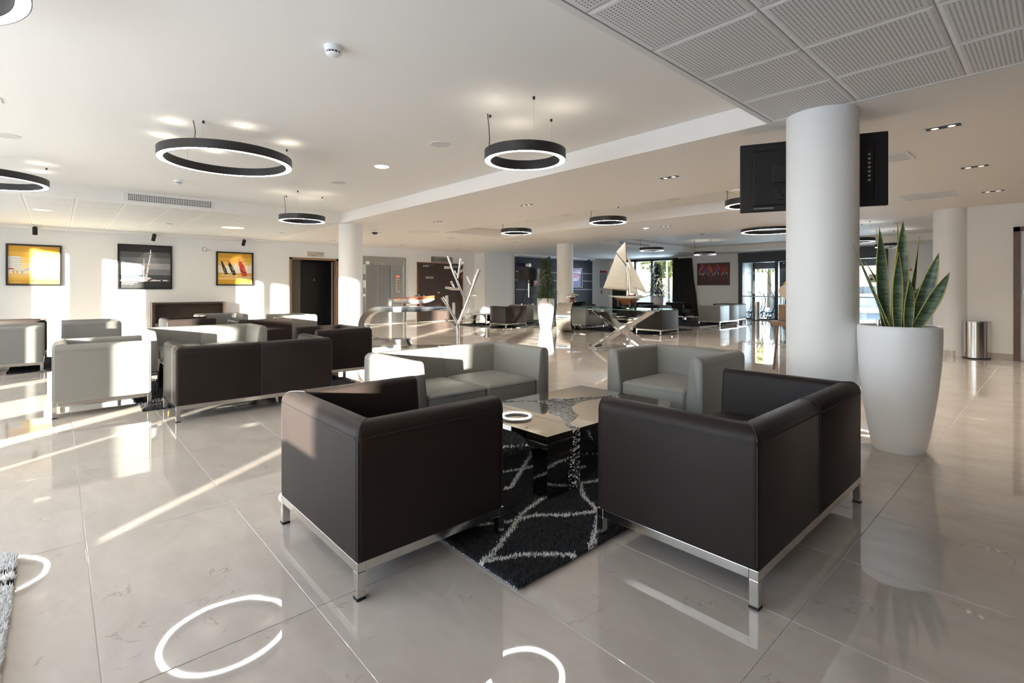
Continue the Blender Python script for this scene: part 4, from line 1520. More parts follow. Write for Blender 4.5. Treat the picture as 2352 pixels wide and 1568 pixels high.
L += [((0.62, 0.30, 0.06), rect(0.915, 1.0, 0.13, 0.37)), ((0.80, 0.66, 0.40), rect(0.94, 0.97, 0.15, 0.34)),
      ((0.50, 0.06, 0.04), [(0.44, 0.05), (0.468, 0.055), (0.462, 0.12), (0.45, 0.12)]), ((0.6, 0.6, 0.66), [(0.43, 0.01), (0.46, 0.01), (0.462, 0.05), (0.44, 0.05)]),
      ((0.76, 0.56, 0.20), rect(0.05, 0.27, 0.06, 0.065)), ((0.76, 0.56, 0.20), [(0.05, 0.03), (0.14, 0.035), (0.27, 0.03), (0.27, 0.038), (0.14, 0.045), (0.05, 0.038)])]
WP = 15.2
picture('framed_picture', 'orange beach painting in a black frame, leftmost on the wall', 'x', WP, -0.80, 0.09, 1.23, 2.13, L)

K0, K1, K2, K3, K4, K5 = (0.018, 0.017, 0.016), (0.085, 0.088, 0.092), (0.15, 0.16, 0.17), (0.32, 0.325, 0.33), (0.17, 0.185, 0.20), (0.055, 0.062, 0.07)
L = bands([(K0, 0.86, 1), (K1, 0.73, 0.86), (K2, 0.59, 0.73), (K3, 0.45, 0.59), (K4, 0.31, 0.45), (K5, 0.16, 0.31), ((0.026, 0.026, 0.025), 0, 0.16)])
SW = (0.80, 0.80, 0.80)
L += [(SW, [(0, 0.155), (0.45, 0.145), (0.53, 0.155), (0.56, 0.20), (0.62, 0.23), (0.53, 0.265), (0.40, 0.26), (0.25, 0.225), (0, 0.19)]),
      (SW, [(0.57, 0.16), (0.80, 0.165), (0.79, 0.19), (0.72, 0.185), (0.66, 0.20)]), (SW, [(0.83, 0.165), (0.98, 0.16), (0.92, 0.19), (0.86, 0.195)]),
      ((0.02, 0.02, 0.02), [(0.525, 0.45), (0.545, 0.45), (0.585, 0.78), (0.57, 0.78)]),
      (SW, [(0.485, 0.24), (0.53, 0.24), (0.605, 0.80), (0.607, 0.925), (0.592, 0.925), (0.585, 0.80)]),
      ((0.38, 0.42, 0.62), [(0.565, 0.60), (0.585, 0.60), (0.598, 0.75), (0.58, 0.74)]), ((0.55, 0.15, 0.16), [(0.545, 0.49), (0.56, 0.50), (0.568, 0.56), (0.555, 0.55)]),
      ((0.55, 0.15, 0.16), [(0.51, 0.32), (0.53, 0.33), (0.535, 0.37), (0.52, 0.36)]), ((0.03, 0.03, 0.03), rect(0.57, 0.607, 0.80, 0.822)),
      ((0.03, 0.03, 0.03), [(0.447, 0.24), (0.455, 0.24), (0.462, 0.69), (0.455, 0.69)]), (SW, [(0.452, 0.24), (0.475, 0.24), (0.475, 0.55), (0.470, 0.69), (0.460, 0.69)]),
      ((0.6, 0.6, 0.6), rect(0.04, 0.34, 0.122, 0.126)), ((0.62, 0.62, 0.6), [(0.04, 0.08), (0.10, 0.11), (0.12, 0.08), (0.17, 0.11), (0.2, 0.08), (0.27, 0.10), (0.27, 0.09), (0.2, 0.07), (0.17, 0.10), (0.12, 0.07), (0.1, 0.10), (0.04, 0.07)]),
      ((0.6, 0.6, 0.6), rect(0.235, 0.24, 0.11, 0.16))]
for x in (0.63, 0.70, 0.81):
    L += [((0.35, 0.10, 0.10), [(x - 0.012, 0.19), (x + 0.012, 0.19), (x + 0.008, 0.215), (x - 0.006, 0.22)])]
picture('framed_picture', 'black and grey yacht painting in a black frame over the left sofas', 'x', WP, 1.08, 2.17, 1.15, 2.24, L)

L = bands([(OR1, 0.86, 1), (OR2, 0.72, 0.86), (OR3, 0.60, 0.72), (CREAM, 0.42, 0.60), ((0.80, 0.72, 0.56), 0.36, 0.42), (OR2, 0.22, 0.36), (OR3, 0.155, 0.22), (OR1, 0, 0.155)])
for x, w_, h_ in ((0.04, 0.08, 0.20), (0.20, 0.06, 0.14), (0.48, 0.08, 0.30), (0.58, 0.06, 0.22), (0.80, 0.08, 0.26), (0.93, 0.07, 0.28), (0.30, 0.08, 0.18)):
    L += [((0.80, 0.74, 0.66), rect(x, x + w_, 0.36, 0.36 + h_))]
L += [((0.10, 0.07, 0.03), rect(0, 1, 0.355, 0.362))]
BK, RD = (0.022, 0.020, 0.018), (0.50, 0.045, 0.03)
L += [(BK, [(0.215, 0.30), (0.305, 0.295), (0.24, 0.50), (0.165, 0.66), (0.13, 0.745), (0.10, 0.74), (0.098, 0.68), (0.14, 0.50)]),
      ((0.6, 0.58, 0.52), [(0.17, 0.55), (0.18, 0.55), (0.21, 0.42), (0.20, 0.42)]), ((0.55, 0.5, 0.4), rect(0.19, 0.26, 0.37, 0.378)),
      (BK, [(0.44, 0.29), (0.535, 0.285), (0.50, 0.42), (0.40, 0.62), (0.34, 0.735), (0.30, 0.76), (0.285, 0.70), (0.31, 0.60), (0.37, 0.44)]),
      ((0.62, 0.12, 0.03), [(0.30, 0.655), (0.345, 0.665), (0.335, 0.735), (0.305, 0.775), (0.285, 0.72)]), ((0.75, 0.73, 0.70), [(0.39, 0.555), (0.41, 0.54), (0.465, 0.44), (0.45, 0.43)]),
      ((0.7, 0.68, 0.62), rect(0.36, 0.40, 0.535, 0.545)), ((0.7, 0.68, 0.62), rect(0.41, 0.47, 0.372, 0.382)),
      (RD, [(0.71, 0.265), (0.855, 0.255), (0.845, 0.38), (0.77, 0.60), (0.70, 0.70), (0.672, 0.835), (0.605, 0.83), (0.605, 0.68), (0.64, 0.47)]),
      ((0.60, 0.12, 0.05), [(0.74, 0.60), (0.80, 0.46), (0.845, 0.38), (0.80, 0.36), (0.735, 0.48)]), ((0.10, 0.02, 0.02), [(0.65, 0.48), (0.66, 0.48), (0.74, 0.42), (0.84, 0.39), (0.84, 0.36), (0.74, 0.385), (0.65, 0.45)]),
      ((0.80, 0.76, 0.72), [(0.63, 0.80), (0.665, 0.81), (0.67, 0.76), (0.625, 0.755)]), ((0.15, 0.02, 0.02), [(0.70, 0.69), (0.715, 0.69), (0.72, 0.48), (0.71, 0.48)])]
for x0, x1, y in ((0.05, 0.36, 0.275), (0.33, 0.60, 0.255), (0.58, 1.0, 0.215)):
    L += [((0.80, 0.78, 0.74), [(x0, y), (x1, y - 0.005), (x1 - 0.03, y + 0.025), ((x0 + x1) / 2 + 0.05, y + 0.045), ((x0 + x1) / 2, y + 0.02)]),
          ((0.08, 0.06, 0.04), [(x0 + 0.1, y - 0.008), (x1, y - 0.012), (x1, y - 0.004), (x0 + 0.1, y)])]
picture('framed_picture', 'orange regatta painting with two black sails and one red sail', 'x', WP, 3.15, 4.06, 1.25, 2.16, L)

# red polo picture on the far wall
R1, R2, R3 = (0.26, 0.015, 0.018), (0.13, 0.012, 0.014), (0.07, 0.012, 0.014)
L = bands([(R2, 0.86, 1), (R1, 0.30, 0.86), (R2, 0.15, 0.30), (R3, 0, 0.15)])
HB = (0.02, 0.014, 0.012)
PRN = random.Random(21)
for x, s, jc, jy, ln in ((0.03, 0.8, (0.06, 0.06, 0.14), 0.66, 0.3), (0.23, 1.0, (0.07, 0.08, 0.20), 0.68, 0.4), (0.43, 0.8, (0.50, 0.17, 0.02), 0.70, -0.1), (0.62, 1.05, (0.07, 0.13, 0.36), 0.66, -0.7), (0.86, 1.1, (0.24, 0.06, 0.02), 0.68, 0.6)):
    def J(p, k=0.012):
        return [(a + ln * 0.12 * (b - 0.45) + PRN.uniform(-k, k), b + PRN.uniform(-k, k)) for a, b in p]
    L += [(HB, J([(x - 0.09 * s, 0.08), (x - 0.06 * s, 0.08), (x - 0.02 * s, 0.30), (x - 0.05 * s, 0.44), (x - 0.09 * s, 0.40)])),
          (HB, J([(x + 0.03 * s, 0.10), (x + 0.06 * s, 0.06), (x + 0.07 * s, 0.36), (x + 0.10 * s, 0.50), (x + 0.01 * s, 0.46)])),
          (HB, J([(x - 0.08 * s, 0.38), (x + 0.04 * s, 0.32), (x + 0.10 * s, 0.46), (x + 0.06 * s, 0.60), (x, 0.64), (x - 0.07 * s, 0.56)])),
          ((0.10, 0.06, 0.05), J([(x - 0.03 * s, 0.20), (x + 0.01 * s, 0.18), (x + 0.02 * s, 0.50), (x - 0.02 * s, 0.54)])),
          ((0.55, 0.47, 0.40), J([(x - 0.085 * s, 0.44), (x - 0.065 * s, 0.42), (x - 0.02 * s, 0.58), (x - 0.045 * s, 0.60)])),
          ((0.50, 0.44, 0.38), J([(x + 0.025 * s, 0.57), (x + 0.05 * s, 0.59), (x + 0.085 * s, 0.47), (x + 0.062 * s, 0.45)])),
          (jc, J([(x - 0.045 * s, 0.58), (x + 0.045 * s, 0.58), (x + 0.06 * s, 0.68), (x + 0.03 * s, jy + 0.09), (x - 0.03 * s, jy + 0.08), (x - 0.065 * s, 0.68)])),
          (jc, J([(x - 0.02 * s, jy + 0.09), (x + 0.02 * s, jy + 0.08), (x + 0.02 * s, jy + 0.15), (x, jy + 0.17), (x - 0.02 * s, jy + 0.14)], 0.006))]
for (x0, y0, x1, y1) in ((0.03, 0.62, 0.17, 0.90), (0.14, 0.95, 0.36, 0.80), (0.37, 0.72, 0.37, 0.98), (0.40, 0.36, 0.53, 0.46), (0.62, 0.98, 0.72, 0.72)):
    L += [((0.60, 0.50, 0.48), [(x0 - 0.006, y0), (x0 + 0.006, y0 - 0.006), (x1 + 0.006, y1), (x1 - 0.006, y1 + 0.006)])]
L += [((0.62, 0.55, 0.52), rect(0.115, 0.15, 0.93, 0.97)), ((0.62, 0.55, 0.52), rect(0.345, 0.37, 0.77, 0.83))]
picture('framed_picture', 'dark red polo painting on the far wall right of the curtain', 'y', 19.6, 10.12, 8.78, 1.31, 2.21, L)

# dark feature panel with shelves and two bright pictures
fp = thing('feature_panel', 'navy feature wall panel with pale horizontal rails', 'wall panel')
MB().box(13.46, 18.27, 14.56, 14.60, 0.002, 2.44).build('panel_board', NAVY, fp)
RAILM = mat('pale_panel_rail', (0.40, 0.39, 0.38), 0.5)
for z in (1.86, 1.52, 1.14):
    MB().box(13.46, 14.2, 14.55, 14.56, z - 0.014, z + 0.014).build('rail', RAILM, fp)
    MB().box(15.5, 18.27, 14.55, 14.56, z - 0.014, z + 0.014).build('rail', RAILM, fp)
MG, PK, BL = (0.42, 0.025, 0.22), (0.66, 0.20, 0.45), (0.10, 0.20, 0.55)
L = [(MG, rect(0, 1, 0, 1)), ((0.50, 0.05, 0.06), [(0.2, 0.2), (0.5, 0.35), (0.6, 0.62), (0.45, 0.82), (0.2, 0.75), (0.3, 0.5)]),
     (PK, [(0.5, 0.2), (0.9, 0.25), (0.95, 0.6), (0.7, 0.75), (0.62, 0.5)]), ((0.75, 0.72, 0.75), [(0.55, 0.45), (0.72, 0.5), (0.7, 0.72), (0.6, 0.68)]),
     (BL, [(0.1, 0.85), (0.2, 0.98), (0.24, 0.97), (0.16, 0.83)]), (BL, [(0.3, 0.86), (0.36, 1.0), (0.42, 1.0), (0.38, 0.85)]), (BL, [(0.55, 0.85), (0.7, 1.0), (0.78, 0.98), (0.62, 0.84)]),
     ((0.25, 0.30, 0.15), rect(0.08, 0.2, 0.1, 0.3)), ((0.7, 0.55, 0.6), [(0.3, 0.1), (0.42, 0.15), (0.4, 0.28), (0.3, 0.25)])]
picture('framed_picture', 'magenta painting behind the bamboo plant on the navy panel', 'x', 14.56, 14.40, 15.45, 1.25, 2.02, L, 0.06)
L = [((0.10, 0.08, 0.30), rect(0, 1, 0, 1)), ((0.30, 0.24, 0.55), rect(0, 1, 0.7, 1)), ((0.55, 0.42, 0.62), [(0.1, 0.3), (0.8, 0.35), (0.9, 0.6), (0.5, 0.7), (0.1, 0.6)]),
     ((0.62, 0.22, 0.35), [(0.2, 0.5), (0.85, 0.52), (0.8, 0.66), (0.3, 0.68)]), ((0.72, 0.70, 0.78), rect(0.3, 0.95, 0.78, 0.83)), ((0.70, 0.66, 0.74), [(0.35, 0.3), (0.75, 0.32), (0.7, 0.46), (0.4, 0.48)])]
picture('framed_picture', 'violet painting right of the slim far column on the navy panel', 'x', 14.56, 16.4, 17.52, 1.22, 2.10, L, 0.05)
t = thing('wall_camera', 'small white round camera on the navy panel above the floor lamp', 'camera', (14.05, 14.56, 2.12))
MB().tube([(0, 0, 0), (0, -0.12, 0)], 0.06, 20).build('housing', WHITEP, t, smooth=50)
MB().tube([(0, -0.12, 0), (0.02, -0.2, -0.01)], 0.075, 20).build('head', WHITEP, t, smooth=50)
t = thing('wall_notice', 'tall pale safety notice with a red heading beside the far curtain', 'notice', (0, 14.6, 0))
bd = MB().box(18.86, 19.42, -0.012, 0, 1.19, 2.03).build('board', mat('notice_paper', (0.42, 0.45, 0.52), 0.6), t)
MB().box(18.87, 19.41, -0.016, -0.012, 1.94, 2.02).build('red_heading', REDP, t)
mb = MB()
for c in range(3):
    for r_ in range(14):
        w_ = 0.09 + 0.05 * random.random()
        mb.box(18.91 + c * 0.17, 18.91 + c * 0.17 + w_, -0.014, -0.012, 1.27 + r_ * 0.045, 1.285 + r_ * 0.045)
mb.build('printed_lines', INK, t)
t = thing('call_point', 'small red alarm box on the wall under the safety notice', 'alarm box', (19.0, 14.6, 1.02))
MB().box(-0.05, 0.05, -0.05, 0, -0.07, 0.07).build('housing', REDP, t, bevel=0.006)
MB().box(-0.03, 0.03, -0.054, -0.05, -0.03, 0.03).build('glass_pane', WHITEP, t)
t = thing('wall_clock', 'small white round wall fitting between yacht and regatta pictures', 'detector', (2.88, 15.2, 2.20))
MB().lathe([(0.05, 0), (0.05, 0.03), (0.042, 0.04), (0.034, 0.034)], 28).build('rim', mat('grey_ring', (0.45, 0.45, 0.44), 0.5), t, rot=(PI / 2, 0, 0), smooth=40)
MB().lathe([(0.036, 0.03), (0.03, 0.046), (0.004, 0.05)], 28).build('face', WHITEP, t, rot=(PI / 2, 0, 0), smooth=40)

# signs on the left wall
t = thing('door_sign', 'beige sign plate above the dark doorway', 'sign', (0, 15.2, 0))
MB().box(5.56, 6.06, -0.012, 0, 2.14, 2.28).build('plate', PLATE, t)
text('007 à 026', 0.045, INK, t, (5.93, -0.013, 2.235), (PI / 2, 0, 0))
text('Lavoirs', 0.045, INK, t, (5.74, -0.013, 2.175), (PI / 2, 0, 0))
t = thing('toilet_sign', 'grey Toilettes sign above the brown double door', 'sign', (0, 15.2, 0))
MB().box(9.92, 10.86, -0.014, 0, 2.12, 2.33).build('plate', mat('grey_sign_plate', (0.24, 0.225, 0.20), 0.5), t)
text('Toilettes', 0.13, INK, t, (10.36, -0.016, 2.225), (PI / 2, 0, 0))
for x in (9.97, 10.05):
    p = MB().lathe([(0.016, -0.001), (0.016, 0.001)], 12).build('person_symbol', INK, t, loc=(x, -0.016, 2.30), rot=(PI / 2, 0, 0))
    MB().box(x - 0.018, x + 0.018, -0.017, -0.014, 2.20, 2.275).box(x - 0.008, x + 0.008, -0.017, -0.014, 2.14, 2.20).build('person_symbol', INK, t)
MB().box(10.75, 10.765, -0.017, -0.014, 2.17, 2.29).prism([(10.757, 2.15), (10.80, 2.20), (10.79, 2.21), (10.757, 2.175), (10.725, 2.21), (10.715, 2.20)], -0.017, -0.014, 'xz').build('arrow', INK, t)

# ================================================================== lift
lf = thing('lift', 'brushed steel lift front between the left column and the toilet door', 'lift', (0, 15.2, 0))
MB().box(7.31, 8.90, -0.02, 0.10, 1.94, 2.23).box(7.31, 7.42, -0.02, 0.10, 0, 1.94).box(8.36, 8.78, -0.02, 0.10, 0, 1.94).box(8.80, 8.90, -0.035, 0.10, 0, 2.23).build('surround', STEEL, lf, bevel=0.004)
MB().box(7.42, 7.86, 0.05, 0.09, 0.005, 1.94).build('lift_door', STEELD, lf)
MB().box(7.875, 8.36, 0.05, 0.09, 0.005, 1.94).build('lift_door', STEELD, lf)
MB().box(7.86, 7.875, 0.045, 0.09, 0.005, 1.94).box(8.34, 8.37, -0.026, 0.0, 0.0, 1.94).build('door_edge', ALUL, lf)
pn = MB().box(8.50, 8.66, -0.03, -0.02, 1.05, 1.52).build('button_panel', PLATE, lf)
for k in range(6):
    MB().box(8.54, 8.65, -0.034, -0.03, 1.11 + k * 0.065, 1.13 + k * 0.065).build('floor_label', INK, pn)
MB().box(8.51, 8.64, -0.03, -0.02, 1.56, 1.61).build('indicator', mat('lift_indicator', (0.4, 0.05, 0.03), 0.4, emit=(1, 0.15, 0.08), estr=0.8), lf)
s = MB().box(7.72, 8.04, -0.03, -0.02, 1.96, 2.04).build('sign_plate', PLATE, lf)
text('Ascenseur', 0.05, INK, s, (7.87, -0.032, 2.0), (PI / 2, 0, 0))
MB().box(7.42, 7.54, -0.03, -0.02, 1.96, 2.06).build('notice', WHITEP, lf)
MB().box(7.325, 7.40, -0.026, -0.02, 1.64, 1.96).build('notice', mat('greenish_notice', (0.62, 0.66, 0.58), 0.6), lf)
MB().box(7.325, 7.41, -0.026, -0.02, 1.20, 1.44).build('notice', WHITEP, lf)
MB().box(7.33, 7.39, -0.03, -0.02, 0.92, 1.0).build('call_button', WHITEP, lf)

# ================================================================== wood cabinet (open surround)
cb = thing('wood_cabinet', 'dark wenge cabinet with open front under the yacht picture', 'cabinet', (0, 14.9, 0))
MB().box(1.72, 3.31, -0.02, 0.285, 0.775, 0.82).box(1.72, 1.78, -0.02, 0.285, 0.0, 0.775).box(3.25, 3.31, -0.02, 0.285, 0.0, 0.775).build('carcass', DARKWOODH, cb)
MB().box(1.78, 3.25, 0.22, 0.25, 0.05, 0.775).build('back_panel', DARKWOODH, cb)
first = None
for k in range(14):
    z = 0.34 + k * 0.031
    if first is None:
        first = MB().box(1.78, 3.25, 0.205, 0.22, -0.012, 0.012).build('slat', DARKWOODH, cb, loc=(0, 0, z), bevel=0.002)
    else:
        o = first.copy()
        C.objects.link(o)
        o.parent = cb
        o.location = (0, 0, z)
MB().box(1.78, 3.25, 0.06, 0.22, 0.0, 0.30).build('base_panel', mat('beige_panel', (0.42, 0.36, 0.31), 0.6), cb)

# ================================================================== planters and plants
def make_pot():
    t = thing('planter', 'tall matt white rounded planter beside the thick column, holding a snake plant', 'planter')
    out = [(0.150, 0.0), (0.157, 0.012), (0.178, 0.12), (0.203, 0.28), (0.224, 0.45), (0.239, 0.62), (0.247, 0.78), (0.247, 0.872), (0.243, 0.887), (0.234, 0.892),
           (0.224, 0.889), (0.221, 0.875), (0.219, 0.80), (0.002, 0.79)]
    MB().lathe(out, 72).build('pot_body', POT, t, smooth=50)
    MB().lathe([(0.219, 0.80), (0.15, 0.815), (0.06, 0.822), (0.002, 0.823)], 40).build('soil', SOIL, t)
    return t


pot = make_pot()
pot.location = (4.485, 0.79, 0)
GP = 'tall white planters'
pot['group'] = GP
dup(pot, (10.34, 9.92, 0), 0, 'tall white planter glaring in sunlight, with a bamboo-like plant', GP)
dup(pot, (18.2, 11.15, 0), 0, 'white planter standing before the far window', GP)

RV = Vector((0.7394, -0.6733, 0))
FV = Vector((0.6733, 0.7394, 0))


def snake_leaf(parent, base, tip, w, bend, twist, z0=0.80):
    """base / tip: (sideways, depth, height) about the pot centre, sideways = to the right seen from the entrance side"""
    b = RV * base[0] + FV * base[1] + Vector((0, 0, base[2]))
    e = RV * tip[0] + FV * tip[1] + Vector((0, 0, tip[2]))
    side = (RV * math.cos(twist) + FV * math.sin(twist)).normalized()
    n = 22
    vs_, fs, ms = [], [], []
    for i in range(n + 1):
        s = i / n
        c = b.lerp(e, s) + bend * (math.sin(PI * min(s * 0.9, 1)) * 1.0)
        tdir = (e - b).normalized()
        sd = (side - tdir * side.dot(tdir)).normalized()
        nr = sd.cross(tdir).normalized()
        ww = w * (0.45 + 0.55 * math.sin(PI * min(1, s / 1.1 + 0.05)) ** 0.8) if s < 0.55 else w * (0.45 + 0.55 * math.sin(PI * (0.55 / 1.1 + 0.05)) ** 0.8) * (1 - ((s - 0.55) / 0.45) ** 1.9)
        ww = max(ww, 0.0006)
        fold = 0.32
        tw = 0.35 * math.sin(s * 3 + twist * 3)
        sd2 = (sd * math.cos(tw) + nr * math.sin(tw)).normalized()
        nr2 = sd2.cross(tdir).normalized()
        for q in (-1, -0.86, -0.45, 0, 0.45, 0.86, 1):
            vs_.append(c + sd2 * (q * ww) + nr2 * (abs(q) ** 1.5 * ww * fold))
        if i:
            for k in range(6):
                a = (i - 1) * 7 + k
                fs.append((a, a + 1, a + 8, a + 7))
                ms.append(1 if k in (0, 5) else 0)
    mb = MB()
    mb.v, mb.f, mb.m = [tuple(v) for v in vs_], fs, ms
    o = mb.build('leaf', [SNAKE, SNAKEY], parent, smooth=60)
    so = o.modifiers.new('thickness', 'SOLIDIFY')
    so.thickness = 0.004
    return o


sp = thing('snake_plant', 'snake plant with upright yellow-edged leaves in the near white planter', 'plant', (4.485, 0.79, 0))
SCL = 3.60 / 1149.0


def sx(px):
    return (px - 2062) * SCL * 1.0


def sz(py):
    return 1.15 - (py - 664) * SCL


LEAVES = [  # tip px, tip py, base px, width(m), depth tip, depth base, bend sideways, twist
    (1966, 560, 2048, 0.020, 0.03, -0.02, -0.012, 1.0), (2037, 518, 2046, 0.036, 0.08, 0.06, -0.006, 0.1), (2075, 504, 2054, 0.043, 0.02, 0.02, 0.020, -0.1),
    (2088, 508, 2062, 0.018, 0.12, 0.08, 0.025, 0.9), (2047, 580, 2042, 0.031, -0.06, -0.06, -0.004, 0.05), (2104, 542, 2066, 0.027, -0.02, -0.04, -0.004, 0.5),
    (2127, 582, 2074, 0.040, -0.10, -0.03, 0.012, -0.3), (2140, 626, 2068, 0.036, -0.14, -0.06, 0.014, -0.4), (2095, 604, 2080, 0.024, 0.06, 0.03, 0.004, 0.2),
    (2013, 652, 2052, 0.030, 0.05, 0.02, -0.016, 0.7), (2012, 598, 2056, 0.020, 0.14, 0.06, 0.055, 0.4), (2060, 560, 2060, 0.034, 0.00, 0.03, 0.0, 0.2),
    (2062, 640, 2060, 0.030, -0.10, -0.08, 0.004, 0.1), (2108, 660, 2082, 0.026, 0.0, 0.0, 0.004, -0.5)]
for tx, ty, bx_, w, dt, db, bs, tw in LEAVES:
    snake_leaf(sp, (sx(bx_) * 0.95, db, 0.80), (sx(tx), dt, sz(ty)), w * 1.12, RV * bs, tw)
MB().tube([RV * -0.11 + FV * 0.05 + Vector((0, 0, 0.80)), RV * -0.11 + FV * 0.05 + Vector((0, 0, 0.93))], 0.012, 12).build('water_gauge', ALUL, pot)


def bushy(name, label, loc, z0, z1, leafm, seed, rbase, nb=26, per=46, ll=0.20):
    """upright plant with fine drooping leaves, crown narrowing to the top"""
    t = thing(name, label, 'plant', loc)
    rng = random.Random(seed)
    st = MB()
    tops = []
    for k in range(4):
        a = 2 * PI * k / 4 + rng.random()
        h = z1 - z0 - rng.uniform(0, 0.35)
        st.tube([(0.04 * math.cos(a), 0.04 * math.sin(a), z0 - 0.02), (0.06 * math.cos(a), 0.06 * math.sin(a), z0 + h * 0.5), (0.03 * math.cos(a), 0.03 * math.sin(a), z0 + h)], [0.009, 0.006, 0.003], 6)
    st.build('stem', BARK, t)
    for b in range(nb):
        mb = MB()
        hf = (b + rng.random()) / nb
        zc = z0 + 0.02 + hf * (z1 - z0) * 0.98
        rr = rbase * (1 - hf) ** 0.75 + 0.03
        for _ in range(per):
            a = rng.uniform(0, 2 * PI)
            d0 = rng.uniform(0, 0.6) * rr
            p = Vector((d0 * math.cos(a), d0 * math.sin(a), zc + rng.uniform(-0.04, 0.10)))
            out = Vector((math.cos(a), math.sin(a), rng.uniform(-0.2, 0.7)))
            l = ll * rng.uniform(0.7, 1.25) * (0.65 + 0.5 * rr / rbase)
            q = p + out * l * 0.5
            e = q + (out * 0.45 + Vector((0, 0, -0.75))) * l * 0.6
            sd = out.cross(Vector((0, 0, 1))).normalized() * 0.0105
            n0 = len(mb.v)
            mb.v += [tuple(p - sd * 0.4), tuple(p + sd * 0.4), tuple(q - sd), tuple(q + sd), tuple(e)]
            mb.f += [(n0, n0 + 1, n0 + 3, n0 + 2), (n0 + 2, n0 + 3, n0 + 4)]
            mb.m += [0, 0]
        o = mb.build('leaf_tuft', leafm, t)
    return t


bushy('bamboo_plant', 'bushy fine-leaved green plant in the glaring white planter', (10.34, 9.92, 0), 0.82, 1.98, LEAF, 3, 0.31, 26, 40, 0.27)
bushy('bamboo_plant', 'dark fine-leaved plant in the planter before the far window', (18.2, 11.15, 0), 0.82, 2.15, LEAFD, 8, 0.42, 26, 52, 0.30)

# ================================================================== television on the column
tv = thing('television', 'large black television seen from behind, fixed to the thick column', 'television', (4.775, 1.445, 2.137), math.radians(157 - 42.33 - 180 + 0))
W2, H2 = 0.55, 0.303
# local x along the screen, local y away from us (screen side)
MB().prism([(-W2, -H2), (W2, -H2), (W2, H2), (-W2, H2)], 0.0, 0.035, 'xz').build('back_shell', BLACKP, tv, bevel=0.008)
MB().box(-W2 + 0.004, W2 - 0.004, 0.035, 0.04, -H2 + 0.004, H2 - 0.004).build('screen', mat('dark_screen', (0.005, 0.005, 0.006), 0.08), tv)
MB().box(-W2 + 0.10, W2 - 0.10, -0.028, 0.001, -H2 + 0.05, H2 - 0.07).build('rear_housing', mat('black_plastic_ribbed', (0.007, 0.007, 0.0075), 0.6, spec=0.3), tv, bevel=0.012)
rp = MB()
for k in range(9):
    rp.box(-W2 + 0.11 + k * 0.018, -W2 + 0.121 + k * 0.018, -0.03, -0.027, -H2 + 0.02, -H2 + 0.032)
rp.build('socket_row', mat('grey_sockets', (0.22, 0.22, 0.23), 0.5), tv)
MB().box(-0.30, -0.12, -0.042, -0.027, -0.06, 0.10).build('speaker_box', BLACKM, tv, bevel=0.01)
MB().box(-0.28, -0.17, -0.034, -0.027, -0.21, -0.10).build('cable_bay', BLACKM, tv, bevel=0.006)
MB().tube([(-0.25, -0.036, -0.12), (-0.22, -0.045, -0.18), (-0.18, -0.045, -0.14), (-0.14, -0.04, -0.05)], 0.004, 6).build('cable', BLACKM, tv)
jb = MB()
for k in range(7):
    jb.box(W2 - 0.145, W2 - 0.130, -0.032, -0.027, -0.10 + k * 0.035, -0.085 + k * 0.035)
jb.build('socket_column', mat('light_sockets', (0.45, 0.44, 0.42), 0.5), tv)
MB().box(W2 - 0.16, W2 - 0.115, -0.030, -0.026, -0.14, 0.19).build('socket_strip', BLACKM, tv, bevel=0.003)
MB().box(-0.055, -0.02, -0.075, -0.027, 0.12, 0.16).box(-0.055, -0.02, -0.075, -0.027, -0.20, -0.16).box(-0.05, 0.05, -0.10, -0.05, -0.22, 0.2).build('wall_bracket', ALUL, tv)

# ================================================================== chrome consoles
def make_console(label):
    t = thing('chrome_console', label, 'console table', group='chrome wave consoles')
    n = 20
    outer, inner = [], []
    R = 0.40
    outer.append((0.86, 0.80))
    inner.append((0.86, 0.745))
    outer.append((0.3, 0.80))
    inner.append((0.3, 0.70))
    for k in range(n + 1):
        a = PI / 2 + PI * k / n
        th = 0.105 + 0.03 * k / n
        outer.append((-0.46 + R * math.cos(a), 0.40 + R * math.sin(a)))
        inner.append((-0.46 + (R - th) * math.cos(a), 0.40 + (R - th) * math.sin(a)))
    outer.append((0.14, 0.0))
    inner.append((0.10, 0.15))
    rings = []
    for o_, i_ in zip(outer, inner):
        rings.append([(o_[0], -0.20, o_[1]), (o_[0], 0.20, o_[1]), (i_[0], 0.20, i_[1]), (i_[0], -0.20, i_[1])])
    MB().loft(rings[:4]).build('console_top', CHROME, t, smooth=35)
    MB().loft(rings[3:-4]).build('console_curve', CHROME, t, smooth=35)
    MB().loft(rings[-5:]).build('console_foot', CHROME, t, smooth=35)
    return t


co = make_console('curved chrome console carrying the wooden speedboat model')
co.location = (5.207, 8.986, 0)
co.rotation_euler = (0, 0, math.radians(-42.3))
c2 = dup(co, (10.72, 9.28, 0), math.radians(47.7 - 22), 'curved chrome console seen end-on behind the glaring planter')

